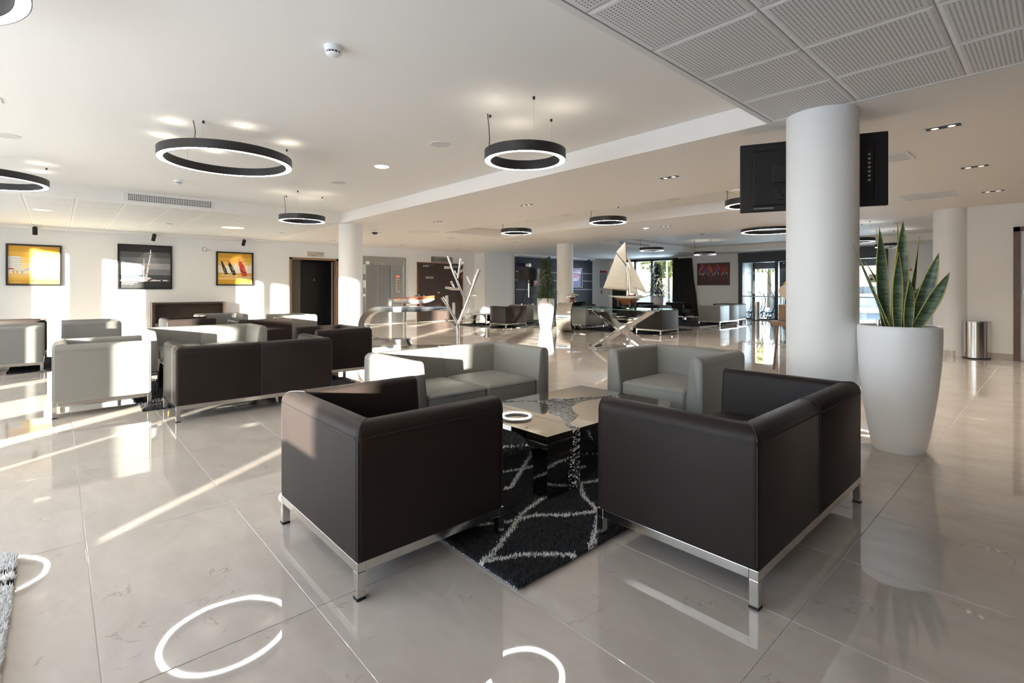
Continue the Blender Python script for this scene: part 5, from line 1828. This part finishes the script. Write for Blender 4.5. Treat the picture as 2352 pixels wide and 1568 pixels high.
# glass table with crossed trestle
gt = thing('glass_table', 'long glass table on a crossed chrome trestle carrying the model yacht', 'table', (7.9, 5.58, 0))
MB().box(-0.40, 0.40, -0.82, 0.82, 0.775, 0.79).build('glass_top', GLASSG, gt, bevel=0.002)
eg = mat('glass_edge_green', (0.10, 0.22, 0.18), 0.15)
MB().box(-0.403, -0.400, -0.82, 0.82, 0.776, 0.789).box(-0.403, 0.403, -0.823, -0.82, 0.776, 0.789).box(-0.403, 0.403, 0.82, 0.823, 0.776, 0.789).build('glass_edge', eg, gt)
for s in (-1, 1):
    mb = MB()
    y0, y1 = s * 0.60, -s * 0.60
    th, hw = 0.045, 0.14
    d = Vector((0, y1 - y0, 0.70)).normalized()
    nn = Vector((0, -d.z, d.y)) * (th / 2)
    p, q = Vector((0, y0, 0.035)), Vector((0, y1, 0.745))
    off = 0.16 * s * 0
    vs_ = []
    for c in (p, q):
        for x in (-hw - 0.0 * s, hw + 0.0 * s):
            for k in (-1, 1):
                vs_.append(Vector((x + (0.001 * s), 0, 0)) + c + nn * k)
    mb.add(vs_, [(0, 1, 3, 2), (4, 6, 7, 5), (0, 4, 5, 1), (2, 3, 7, 6), (0, 2, 6, 4), (1, 5, 7, 3)])
    bar = mb.build('trestle_bar', CHROME, gt, bevel=0.004)
    MB().box(-0.16, 0.16, y0 - 0.09, y0 + 0.09, 0.0, 0.03).build('foot_plate', CHROME, bar, bevel=0.004)
    MB().box(-0.16, 0.16, y1 - 0.09, y1 + 0.09, 0.75, 0.775).build('top_plate', CHROME, bar, bevel=0.004)
MB().tube([(-0.17, 0, 0.39), (0.17, 0, 0.39)], 0.03, 20).build('cross_pin', CHROME, gt, smooth=50)


# ================================================================== model yacht
def hull_rings(L, B, Dp, n=18, m=10, fore=1.0, deck=0.0, sheer=0.015, keel=None):
    rings = []
    for i in range(n + 1):
        s = i / n
        x = -L / 2 + L * s
        w = B / 2 * max(0.02, math.sin(PI * min(max(s * 0.94 + 0.03, 0), 1)) ** 0.75)
        dd = Dp * max(0.05, math.sin(PI * min(max(s * 0.90 + 0.06, 0), 1)) ** 0.9)
        zs = deck + sheer * (2 * s - 1) ** 2
        rg = []
        for k in range(m + 1):
            a = PI * k / m
            rg.append((x, w * math.cos(a), zs - dd * math.sin(a) ** 0.8))
        rings.append(rg)
    return rings


yt = thing('model_yacht', 'model sailing yacht with cream sails standing on the glass table', 'model yacht', (7.93, 5.49, 0.79), PI / 2)
ZD = 0.228
MB().loft(hull_rings(0.86, 0.17, 0.055, deck=ZD, sheer=0.010)).build('hull_topsides', HULLW, yt, smooth=60)
rg = []
for i in range(15):
    s = i / 14
    x = -0.30 + 0.56 * s
    w = 0.062 * max(0.03, math.sin(PI * s) ** 0.8)
    d = 0.12 * max(0.05, math.sin(PI * min(1, s * 0.95 + 0.03)) ** 1.1)
    r_ = []
    for k in range(9):
        a = PI * k / 8
        yy = w * math.cos(a)
        r_.append((x + 0.03, yy * (0.35 + 0.65 * (1 - math.sin(a))), ZD - 0.045 - d * math.sin(a)))
    rg.append(r_)
MB().loft(rg).build('keel', HULLB, yt, smooth=60)
MB().prism([(-0.36, ZD + 0.002), (0.36, ZD + 0.002), (0.36, ZD + 0.006), (-0.36, ZD + 0.006)], -0.045, 0.045, 'xz').build('deck', mat('pale_teak_deck', (0.55, 0.42, 0.26), 0.4), yt)
MB().box(-0.14, -0.02, -0.03, 0.03, ZD + 0.006, ZD + 0.03).box(-0.30, -0.22, -0.025, 0.025, ZD + 0.006, ZD + 0.022).build('deck_cabin', REDWOOD, yt, bevel=0.003)
MB().box(0.16, 0.24, -0.008, 0.008, ZD + 0.006, ZD + 0.02).box(0.27, 0.30, -0.012, 0.012, ZD + 0.006, ZD + 0.03).build('anchor_winch', BLACKM, yt)
MX = -0.035
# bow points to local -x (right seen from the camera); stern to +x
MB().tube([(MX, 0, ZD), (MX + 0.02, 0, ZD + 0.5), (MX + 0.075, 0, ZD + 1.02)], [0.010, 0.008, 0.004], 10).build('mast', wood_material('spar_wood', (0.16, 0.08, 0.04), (0.26, 0.14, 0.07), 6, (10, 10, 1), 0.3), yt)
SPAR = MATS.get('spar') or bpy.data.materials['spar_wood']
MB().tube([(MX + 0.01, 0, ZD + 0.10), (MX + 0.62, 0, ZD + 0.135)], 0.006, 8).build('boom', SPAR, yt)
MB().tube([(MX + 0.055, 0, ZD + 0.56), (MX + 0.29, 0, ZD + 0.83)], 0.006, 8).build('gaff', SPAR, yt)


def sail(name, pts, bulge, n=10):
    """four-sided sail from corner points a,b,c,d (a-b foot, d-c head)"""
    a, b, c, d = [Vector(p) for p in pts]
    rows = []
    for i in range(n + 1):
        t = i / n
        l, r = a.lerp(d, t), b.lerp(c, t)
        rows.append([l.lerp(r, s / n) + Vector((0, bulge * math.sin(PI * s / n) * math.sin(PI * min(1, t * 0.8 + 0.1)), 0)) for s in range(n + 1)])
    mb = MB().loft(rows, cap=False, close=False)
    o = mb.build(name, SAILC, yt, smooth=60)
    so = o.modifiers.new('cloth', 'SOLIDIFY')
    so.thickness = 0.003
    sm = MB()
    for i in (2, 4, 6, 8):
        sm.tube([Vector(rows[i][k]) + Vector((0, 0.003, 0)) for k in range(0, n + 1, 2)], 0.0008, 4)
    sm.build('sail_seam', mat('sail_seam_thread', (0.45, 0.40, 0.32), 0.8), o)
    return o


sail('main_sail', [(MX + 0.02, 0, ZD + 0.115), (MX + 0.60, 0, ZD + 0.15), (MX + 0.285, 0, ZD + 0.81), (MX + 0.05, 0, ZD + 0.565)], 0.03)
sail('top_sail', [(MX + 0.055, 0, ZD + 0.585), (MX + 0.285, 0, ZD + 0.845), (MX + 0.09, 0, ZD + 1.02), (MX + 0.07, 0, ZD + 1.0)], 0.015)
sail('jib', [(MX - 0.03, 0, ZD + 0.06), (MX - 0.22, 0, ZD + 0.02), (MX + 0.022, 0, ZD + 0.60), (MX + 0.018, 0, ZD + 0.58)], -0.03)
sail('jib', [(MX - 0.10, 0.01, ZD + 0.16), (MX - 0.40, 0.01, ZD + 0.05), (MX + 0.045, 0.01, ZD + 0.82), (MX + 0.035, 0.01, ZD + 0.80)], -0.04)
MB().tube([(-0.42, 0, ZD + 0.01), (-0.50, 0, ZD + 0.02)], 0.005, 8).build('bowsprit', SPAR, yt)
rgb = MB()
for p, q in (((0.42, 0, ZD), (MX + 0.30, 0, ZD + 0.83)), ((-0.49, 0, ZD + 0.02), (MX + 0.06, 0, ZD + 0.9)), ((0, 0.08, ZD), (MX + 0.05, 0, ZD + 0.75)), ((0, -0.08, ZD), (MX + 0.05, 0, ZD + 0.75)),
             ((0.36, 0, ZD), (MX + 0.5, 0, ZD + 0.13)), ((0.43, 0, ZD), (MX + 0.61, 0, ZD + 0.14))):
    rgb.tube([p, q], 0.0012, 4)
rgb.build('rigging', BLACKM, yt)
stn = MB()
for x in (-0.12, 0.14):
    stn.box(x - 0.012, x + 0.012, -0.10, -0.05, 0.0, 0.15).box(x - 0.012, x + 0.012, 0.05, 0.10, 0.0, 0.15).box(x - 0.012, x + 0.012, -0.10, 0.10, 0.0, 0.03)
stn.box(-0.12, 0.14, -0.012, 0.012, 0.005, 0.025)
stn.build('stand', DARKWOODH, yt)

# ================================================================== model speedboat
bo = thing('model_speedboat', 'varnished mahogany and white speedboat model on the chrome console', 'model boat', (5.37, 8.84, 0.80), math.radians(-42.3))
up_, lo_ = [], []
n = 20
for i in range(n + 1):
    s = i / n
    x = -0.41 + 0.82 * s
    w = 0.10 * (0.75 + 0.25 * math.sin(PI * min(1, s + 0.2))) * (1 if s < 0.55 else max(0.03, 1 - ((s - 0.55) / 0.45) ** 2.0))
    zt = 0.165 + 0.045 * s ** 1.2
    zc = 0.122 + 0.040 * s ** 1.5
    zk = 0.055 + (0 if s < 0.6 else 0.085 * ((s - 0.6) / 0.4) ** 2)
    zk = min(zk, zc - 0.004)
    up_.append([(x, -w, zc), (x, -w * 1.0, zt - 0.012), (x, -w * 0.86, zt), (x, 0, zt + 0.012), (x, w * 0.86, zt), (x, w, zt - 0.012), (x, w, zc)])
    lo_.append([(x, -w * 0.995, zc - 0.0005), (x, w * 0.995, zc - 0.0005), (x, w * 0.7, zc - (zc - zk) * 0.6), (x, 0, zk), (x, -w * 0.7, zc - (zc - zk) * 0.6)])
MB().loft(up_).build('upper_hull', REDWOOD, bo, smooth=40)
MB().loft(lo_).build('lower_hull', mat('white_boat_lacquer', (0.80, 0.78, 0.74), 0.15), bo, smooth=40)
MB().box(-0.10, 0.08, -0.062, 0.062, 0.165, 0.185).box(-0.33, -0.20, -0.062, 0.062, 0.15, 0.172).build('cockpit_seat', mat('cream_boat_vinyl', (0.62, 0.60, 0.56), 0.5), bo, bevel=0.008)
wsn = MB()
wsn.tube([(0.06, -0.075, 0.185), (0.02, -0.07, 0.225), (0.02, 0.07, 0.225), (0.06, 0.075, 0.185)], 0.004, 6)
wsn.build('windscreen_frame', CHROME, bo)
MB().box(0.03, 0.034, -0.068, 0.068, 0.188, 0.222).build('windscreen', GLASS, bo)
cl = MB().tube([(0.10, 0, 0.19), (0.10, 0, 0.245)], 0.004, 6).tube([(0.20, -0.02, 0.2), (0.20, -0.02, 0.225)], 0.006, 6).tube([(0.20, 0.02, 0.2), (0.20, 0.02, 0.225)], 0.006, 6) \
    .tube([(0.405, -0.01, 0.2), (0.415, 0.01, 0.21)], 0.009, 8).tube([(0.25, -0.04, 0.19), (0.25, 0.04, 0.19)], 0.006, 6).tube([(-0.36, -0.05, 0.165), (-0.30, -0.05, 0.168)], 0.005, 6)
cl.build('deck_fitting', CHROME, bo)
MB().tube([(-0.40, 0.03, 0.075), (-0.36, 0.03, 0.07)], [0.018, 0.004], 8).tube([(-0.40, -0.03, 0.075), (-0.36, -0.03, 0.07)], [0.018, 0.004], 8).build('propeller', BRASS, bo)
st = MB()
for x in (-0.22, 0.14):
    st.box(x - 0.015, x + 0.015, -0.08, 0.08, 0.012, 0.066 if x < 0 else 0.07)
st.box(-0.28, 0.20, -0.085, 0.085, 0.0, 0.012)
st.build('stand', REDWOOD, bo)

# ================================================================== chrome tree stand
tr = thing('tree_coat_stand', 'tall chrome tree-shaped stand with cut branches in the middle of the lobby', 'coat stand', (5.579, 7.633, 0), math.radians(-42.33))


def tp(zx, zy, d=0.0):
    px, py = 930 + zx * 0.12755, 560 + zy * 0.12755
    return ((px - 1052) / 1149 * 9.4, d, 1.15 - (py - 664) / 1149 * 9.4)


trunk = [(0, 0, 0.0), tp(955, 1568), tp(955, 1430)]
MB().tube(trunk, [0.033, 0.031, 0.030], 14).lathe([(0.17, 0.0), (0.17, 0.012), (0.03, 0.016)], 40).build('trunk', CHROME, tr, smooth=50)
BR = [([(955, 1445), (1040, 1240), (1160, 930), (1325, 465)], [0.021, 0.020, 0.022, 0.030], 0.03),
      ([(1090, 1010), (990, 790), (885, 540), (775, 222)], [0.016, 0.016, 0.014, 0.013], -0.04),
      ([(950, 1440), (850, 1240), (760, 1090), (675, 960)], [0.020, 0.019, 0.018, 0.024], -0.03),
      ([(950, 620), (985, 450), (1012, 265)], [0.014, 0.016, 0.018], -0.05), ([(990, 395), (1070, 330)], [0.010, 0.011], -0.06),
      ([(965, 530), (1040, 462)], [0.010, 0.012], 0.05), ([(940, 560), (900, 490)], [0.009, 0.010], -0.10),
      ([(850, 425), (720, 427)], [0.013, 0.017], -0.05), ([(995, 815), (860, 808), (735, 785)], [0.016, 0.018, 0.016], -0.08), ([(885, 790), (845, 680)], [0.012, 0.015], -0.09),
      ([(1190, 745), (1120, 585)], [0.012, 0.014], 0.0), ([(1165, 935), (1290, 937)], [0.013, 0.011], 0.04),
      ([(770, 1100), (760, 935)], [0.016, 0.019], -0.05), ([(885, 1290), (885, 1060)], [0.015, 0.020], -0.06), ([(770, 1195), (640, 1197)], [0.014, 0.013], -0.06),
      ([(1035, 1280), (1200, 1255), (1325, 1232)], [0.010, 0.014, 0.017], 0.06), ([(1110, 1260), (1140, 1165)], [0.007, 0.008], 0.09),
      ([(925, 1540), (830, 1450), (725, 1350)], [0.016, 0.015, 0.015], -0.05), ([(820, 1450), (740, 1405)], [0.009, 0.011], 0.0)]
for pts, rs, d in BR:
    k = len(pts)
    MB().tube([tp(x, y, d * i / max(1, k - 1)) for i, (x, y) in enumerate(pts)], [r_ * 1.4 for r_ in rs], 14).build('branch', CHROME, tr, smooth=50)

# ================================================================== floor lamp
fl_ = thing('floor_lamp', 'tripod floor lamp with a wide black drum shade before the navy panel', 'lamp', (12.56, 12.9, 0))
MB().lathe([(0.385, 1.47), (0.39, 1.88), (0.38, 1.88), (0.375, 1.47)], 48, cap=False).build('lamp_shade', BLACKM, fl_, smooth=50)
for k in range(3):
    a = math.radians(20 + 120 * k)
    lg = MB().tube([(0.06 * math.cos(a), 0.06 * math.sin(a), 1.36), (0.40 * math.cos(a), 0.40 * math.sin(a), 0.0)], 0.016, 10).build('leg', BLACKM, fl_, smooth=50)
    f = 0.55
    MB().tube([((0.06 + 0.34 * f) * math.cos(a), (0.06 + 0.34 * f) * math.sin(a), 1.36 * (1 - f) + 0.015), ((0.06 + 0.34 * f + .008) * math.cos(a), (0.06 + .34 * f + .008) * math.sin(a), 1.36 * (1 - f) - 0.02)], 0.022, 10).build('leg_clamp', CHROME, lg)
MB().tube([(0, 0, 0.85), (0, 0, 1.62)], 0.014, 12).lathe([(0.05, 1.36), (0.07, 1.38), (0.05, 1.42), (0.025, 1.46), (0.04, 1.50)], 20).build('centre_column', CHROME, fl_, smooth=50)
sp_ = MB()
for k in range(3):
    a = 2 * PI * k / 3
    sp_.tube([(0, 0, 1.60), (0.378 * math.cos(a), 0.378 * math.sin(a), 1.60)], 0.004, 6)
sp_.build('shade_carrier', BLACKM, fl_)

# ================================================================== chrome sculpture on the far console
hs = thing('chrome_sculpture', 'chrome helmet-like sculpture on a red-brown base, on the far console', 'sculpture', (10.78, 9.31, 0.80), math.radians(-42))
hs.scale = (0.8, 0.8, 0.8)
rg = []
for i in range(13):
    s = i / 12
    x = -0.17 + 0.36 * s
    h = 0.095 * math.sin(PI * min(1, s * 0.86 + 0.08)) ** 0.6
    rg.append([(x, h * 0.8 * math.cos(2 * PI * k / 16), 0.19 + h * math.sin(2 * PI * k / 16) + 0.02 * s) for k in range(16)])
MB().loft(rg).build('dome', CHROME, hs, smooth=60)
MB().tube([(0.16, 0, 0.20), (0.22, 0, 0.24), (0.25, 0, 0.245)], [0.03, 0.022, 0.006], 12).tube([(-0.14, 0, 0.2), (-0.20, 0, 0.15), (-0.19, 0, 0.10)], [0.02, 0.016, 0.01], 10).build('spout', CHROME, hs, smooth=60)
MB().tube([(-0.15, 0.078, 0.195), (0.0, 0.09, 0.20), (0.16, 0.07, 0.22)], 0.007, 8).tube([(-0.15, -0.078, 0.195), (0.0, -0.09, 0.20), (0.16, -0.07, 0.22)], 0.007, 8).build('trim_band', BLACKM, hs)
MB().lathe([(0.11, 0.0), (0.11, 0.02), (0.075, 0.04), (0.065, 0.08), (0.085, 0.11)], 24).build('base', REDWOOD, hs, smooth=40)

# ================================================================== brass searchlight on a wooden stand
bs = thing('brass_searchlight', 'brass ship searchlight on a wooden box, peeping out left of the thick column', 'lamp', (7.66, 2.52, 0), math.radians(-42.33))
for sx_ in (-1, 1):
    for sy_ in (-1, 1):
        MB().tube([(sx_ * 0.16, sy_ * 0.14, 0.64), (sx_ * 0.20, sy_ * 0.18, 0.0)], 0.016, 8).build('leg', BOXWOOD, bs)
MB().box(-0.24, 0.24, -0.22, 0.22, 0.64, 0.70).build('stand_top', BOXWOOD, bs, bevel=0.008)
MB().tube([(-0.16, -0.15, 0.64), (0.19, -0.17, 0.10)], 0.012, 8).tube([(0.16, -0.15, 0.64), (-0.19, -0.17, 0.10)], 0.012, 8).build('brace', CHROME, bs)
MB().box(-0.15, 0.17, -0.15, 0.15, 0.70, 0.93).build('wood_box', BOXWOOD, bs, bevel=0.01)
MB().lathe([(0.10, 0.93), (0.09, 0.96), (0.045, 0.99), (0.045, 1.04), (0.06, 1.06)], 24).build('swivel_base', BRASS, bs, smooth=40)
MB().tube([(-0.04, -0.03, 1.15), (0.02, 0.01, 1.16), (0.16, 0.10, 1.19)], [0.15, 0.17, 0.10], 28).build('lamp_housing', BRASS, bs, smooth=40)
MB().tube([(-0.19, -0.11, 1.11), (-0.04, -0.03, 1.15)], [0.095, 0.10], 28).build('lens_barrel', mat('nickel_barrel', (0.70, 0.62, 0.52), 0.2, 1.0), bs, smooth=40)
MB().tube([(0.02, 0.0, 1.30), (0.02, 0.0, 1.36), (0.05, 0.02, 1.38)], [0.03, 0.028, 0.01], 14).build('chimney', BRASS, bs, smooth=40)

# ================================================================== bins
bn = thing('waste_bin', 'half-round brushed steel bin against the cream right wall', 'bin', (11.40, 0.955, 0), PI / 2)
prof = [(0.17 * math.cos(a), 0.02 + 0.25 * math.sin(a)) for a in [PI * k / 24 for k in range(25)]]
MB().prism([(x, y) for x, y in prof], 0.022, 0.60, 'xy').build('bin_body', BINST, bn, smooth=40)
MB().prism([(x * 1.02, y * 1.02 - 0.0004) for x, y in prof], 0.60, 0.622, 'xy').build('bin_lid', STEEL, bn, smooth=40, bevel=0.004)
MB().prism([(x * 1.03, y * 1.03 - 0.0006) for x, y in prof], 0.0, 0.022, 'xy').build('bin_foot', RUBBER, bn, smooth=40)
b2 = thing('waste_bin', 'round steel bin standing in front of the entrance glass', 'bin', (19.2, 7.62, 0))
MB().lathe([(0.13, 0.02), (0.13, 0.66)], 40).build('bin_body', BINST, b2, smooth=40)
MB().lathe([(0.132, 0.66), (0.132, 0.685), (0.08, 0.69)], 40).build('bin_lid', STEEL, b2, smooth=40)
MB().lathe([(0.134, 0.0), (0.134, 0.02)], 40).build('bin_foot', RUBBER, b2, smooth=40)

# ================================================================== fire point on the far right wall
fe = thing('fire_extinguisher', 'red fire extinguisher on the far wall behind the snake plant', 'fire extinguisher', (19.6, 3.08, 0))
MB().lathe([(0.07, 0.36), (0.085, 0.40), (0.085, 0.78), (0.06, 0.84), (0.03, 0.86)], 24, cx=-0.10, cy=0).build('cylinder', REDP, fe, smooth=40)
MB().box(-0.16, -0.04, -0.02, 0.02, 0.86, 0.92).build('valve', BLACKM, fe, bevel=0.006)
MB().tube([(-0.10, 0.03 + 0.28 * math.cos(a) * 0.6, 0.98 + 0.2 * math.sin(a)) for a in [PI * 0.1 + PI * 1.0 * k / 12 for k in range(13)]], 0.014, 8).build('hose', BLACKM, fe)
MB().box(-0.04, 0.0, -0.04, 0.04, 0.55, 0.75).build('wall_bracket', REDP, fe)
fs = thing('fire_sign', 'small red and white fire sign on the far wall right of the entrance', 'sign', (19.6, 3.20, 0))
MB().box(-0.01, 0, -0.09, 0.09, 1.48, 1.78).build('plate', WHITEP, fs)
MB().box(-0.014, -0.01, 0.03, 0.09, 1.52, 1.78).box(-0.014, -0.01, -0.09, 0.03, 1.72, 1.78).build('red_pictogram', REDP, fs)

# ================================================================== trolleys and palm in the porch
def make_trolley():
    t = thing('luggage_trolley', 'black luggage trolley with spoked wheels in the porch', 'trolley', group='luggage trolleys in the porch')
    for s in (-1, 1):
        MB().tube([(0.10, s * 0.16, 0.16), (-0.02, s * 0.16, 0.45), (-0.04, s * 0.16, 0.75), (0.06, s * 0.16, 1.02), (0.12, s * 0.16, 1.04)], 0.017, 8).build('upright', BLACKM if s < 0 else ALUL, t, smooth=50)
        w = MB().tube([(0.06 + 0.125 * math.cos(a), s * 0.20, 0.14 + 0.125 * math.sin(a)) for a in [2 * PI * k / 24 for k in range(24)]], 0.016, 8, closed=True).build('wheel', RUBBER, t, smooth=50)
        sk_ = MB()
        for k in range(7):
            a = 2 * PI * k / 7
            sk_.tube([(0.06, s * 0.20, 0.14), (0.06 + 0.12 * math.cos(a), s * 0.20, 0.14 + 0.12 * math.sin(a))], 0.006, 5)
        sk_.build('spokes', ALUL, w)
    MB().tube([(0.12, -0.16, 1.04), (0.12, 0.16, 1.04)], 0.014, 8).tube([(-0.04, -0.16, 0.75), (-0.04, 0.16, 0.75)], 0.009, 6).tube([(-0.02, -0.16, 0.45), (-0.02, 0.16, 0.45)], 0.009, 6).build('cross_bar', BLACKM, t)
    MB().box(-0.28, 0.10, -0.17, 0.17, 0.10, 0.125).build('toe_plate', ALUL, t)
    MB().tube([(0.06, -0.20, 0.14), (0.06, 0.20, 0.14)], 0.01, 8).build('axle', ALUL, t)
    MB().box(-0.26, -0.20, -0.14, 0.14, 0.0, 0.10).build('front_foot', BLACKM, t)
    return t


tl0 = make_trolley()
tl0.location = (20.3, 8.42 - 0.2, 0)
tl0.rotation_euler = (0, 0, PI / 2)
LT = 'leftmost black luggage trolley behind the entrance glass'
tl0['label'] = LT
for k, (x, y, lab) in enumerate(((20.75, 7.98, 'luggage trolley left of the round bin, second from the left'), (20.3, 7.46, 'luggage trolley just right of the round bin behind the glass'),
                                 (20.75, 7.18, 'rightmost luggage trolley behind the entrance glass'))):
    dup(tl0, (x, y, 0), PI / 2, lab)

pp = dup(pot, (21.5, 7.75, 0), 0, 'white planter with a palm in the entrance porch', GP)
pm = thing('porch_palm', 'potted palm with arching fronds behind the entrance glass', 'plant', (21.5, 7.75, 0))
rng = random.Random(4)
for k in range(13):
    a = 2 * PI * k / 13 + rng.uniform(-0.2, 0.2)
    mb = MB()
    L_ = rng.uniform(0.55, 0.95)
    el = rng.uniform(0.5, 1.3)
    pts = []
    for i in range(9):
        s = i / 8
        pts.append(Vector((math.cos(a) * L_ * s * math.cos(el), math.sin(a) * L_ * s * math.cos(el), 0.81 + L_ * (s * math.sin(el) * 1.2 - 0.35 * s * s))))
    mb.tube(pts, [0.006 - 0.0005 * i for i in range(9)], 5)
    sd = Vector((-math.sin(a), math.cos(a), 0))
    for i in range(2, 9):
        for s_ in (-1, 1):
            p = pts[i]
            dr_ = (pts[i] - pts[i - 1]).normalized()
            e = p + sd * s_ * 0.16 + dr_ * 0.12 - Vector((0, 0, 0.05))
            w_ = dr_ * 0.012
            mb.add([p - w_, p + w_, e], [(0, 1, 2)])
    mb.build('frond', PALM, pm)

# ================================================================== outdoors
gr = struct('ground', boxes((19.75, 90, -60, 80, -0.30, -0.11), (-60, -3.55, -60, 80, -0.30, -0.11)), ASPHALT, 'pale pavement and street outside')


def building(label, x, y0, y1, h, nx, nz):
    t = thing('building', label, 'building', (x, 0, -0.12))
    MB().box(0, 8, y0, y1, 0, h).build('walls', RENDER, t)
    first = None
    dy = (y1 - y0) / nx
    for i in range(nx):
        for k in range(nz):
            loc = (-0.01, y0 + dy * (i + 0.5), 1.4 + k * 3.0)
            if first is None:
                first = MB().box(-0.05, 0.05, -0.55, 0.55, -0.7, 0.7).build('window', ALUL, t, loc=loc)
                fp_ = MB().box(-0.06, -0.05, -0.48, 0.48, -0.63, 0.63).build('pane', GLASSD, first)
            else:
                o = first.copy()
                C.objects.link(o)
                o.location = loc
                p = fp_.copy()
                C.objects.link(p)
                p.parent = o


building('white rendered building across the street behind the entrance', 48, -6, 26, 9.5, 8, 3)

car = thing('car', 'pale blue-white parked car outside the entrance glass', 'car', (31.0, 6.4, -0.11), PI / 2)
body = [(-2.1, 0.35), (2.1, 0.35), (2.15, 0.75), (1.95, 0.95), (1.1, 1.02), (0.55, 1.46), (-1.1, 1.50), (-1.85, 1.10), (-2.12, 0.95)]
MB().prism(body, -0.86, 0.86, 'xz').build('body', CARP, car, bevel=0.08, bseg=3)
MB().prism([(0.95, 1.04), (0.5, 1.39), (-0.2, 1.41), (-0.2, 1.04)], -0.875, 0.875, 'xz').build('side_window', GLASSD, car)
MB().prism([(-0.3, 1.04), (-0.3, 1.41), (-1.0, 1.42), (-1.5, 1.10)], -0.875, 0.875, 'xz').build('side_window', GLASSD, car)
for x in (-1.3, 1.35):
    for s in (-1, 1):
        w = MB().tube([(x, s * 0.72, 0.32), (x, s * 0.90, 0.32)], 0.32, 28).build('wheel', RUBBER, car, smooth=40)
        MB().tube([(x, s * 0.895, 0.32), (x, s * 0.91, 0.32)], 0.20, 20).build('hub_cap', ALUL, w, smooth=40)


def tree(label, x, y, h, r, seed):
    t = thing('street_tree', label, 'tree', (x, y, -0.12), group='trees outside the far window')
    rng = np.random.default_rng(seed)
    MB().tube([(0, 0, 0), (0.1, 0.05, h * 0.35), (0.05, 0, h * 0.7)], [0.16, 0.12, 0.06], 10).build('trunk', BARK, t)
    mb = MB()
    for _ in range(2600):
        d = rng.normal(0, 1, 3)
        d /= np.linalg.norm(d)
        p = d * r * rng.uniform(0.55, 1.0) * np.array((1, 1, 0.8)) + np.array((0, 0, h * 0.68))
        a = rng.normal(0, 1, 3)
        a /= np.linalg.norm(a)
        b = np.cross(a, d)
        b /= max(1e-6, np.linalg.norm(b))
        s = rng.uniform(0.10, 0.2)
        mb.add([p - a * s, p + b * s * 0.6, p + a * s, p - b * s * 0.6], [(0, 1, 2, 3)])
    o = mb.build('crown', TREEL, t)
    o['kind'] = 'stuff'


tree('sunlit tree outside the far window, left pane', 29.5, 24.0, 6.0, 2.6, 1)
tree('sunlit tree outside the far window, behind the dark plant', 34.5, 20.2, 6.5, 2.8, 2)
tree('sunlit tree outside the far window, right pane', 29.5, 16.6, 5.6, 2.4, 3)
tree('sunlit tree outside the entrance, left pane', 36.5, 13.6, 6.0, 2.4, 4)
rl = thing('terrace_railing', 'pale metal railing outside the far window', 'railing', (22.2, 0, -0.11))
for z in (0.35, 0.75, 1.1):
    MB().box(-0.02, 0.02, 9.6, 16.5, z - 0.02, z + 0.02).build('rail', ALUL, rl)
first = None
for k in range(8):
    if first is None:
        first = MB().box(-0.025, 0.025, -0.025, 0.025, 0, 1.1).build('post', ALUL, rl, loc=(0, 9.7 + k * 0.95, 0))
    else:
        o = first.copy()
        C.objects.link(o)
        o.location = (0, 9.7 + k * 0.95, 0)
pl_ = thing('street_pole', 'thin grey pole outside the far window, right pane', 'pole', (25.5, 15.0, -0.11))
MB().tube([(0, 0, 0), (0, 0, 5)], 0.05, 12).build('shaft', ALUL, pl_)
MB().lathe([(0.10, 0), (0.10, 0.06), (0.055, 0.10)], 16).build('base_collar', ALUL, pl_)
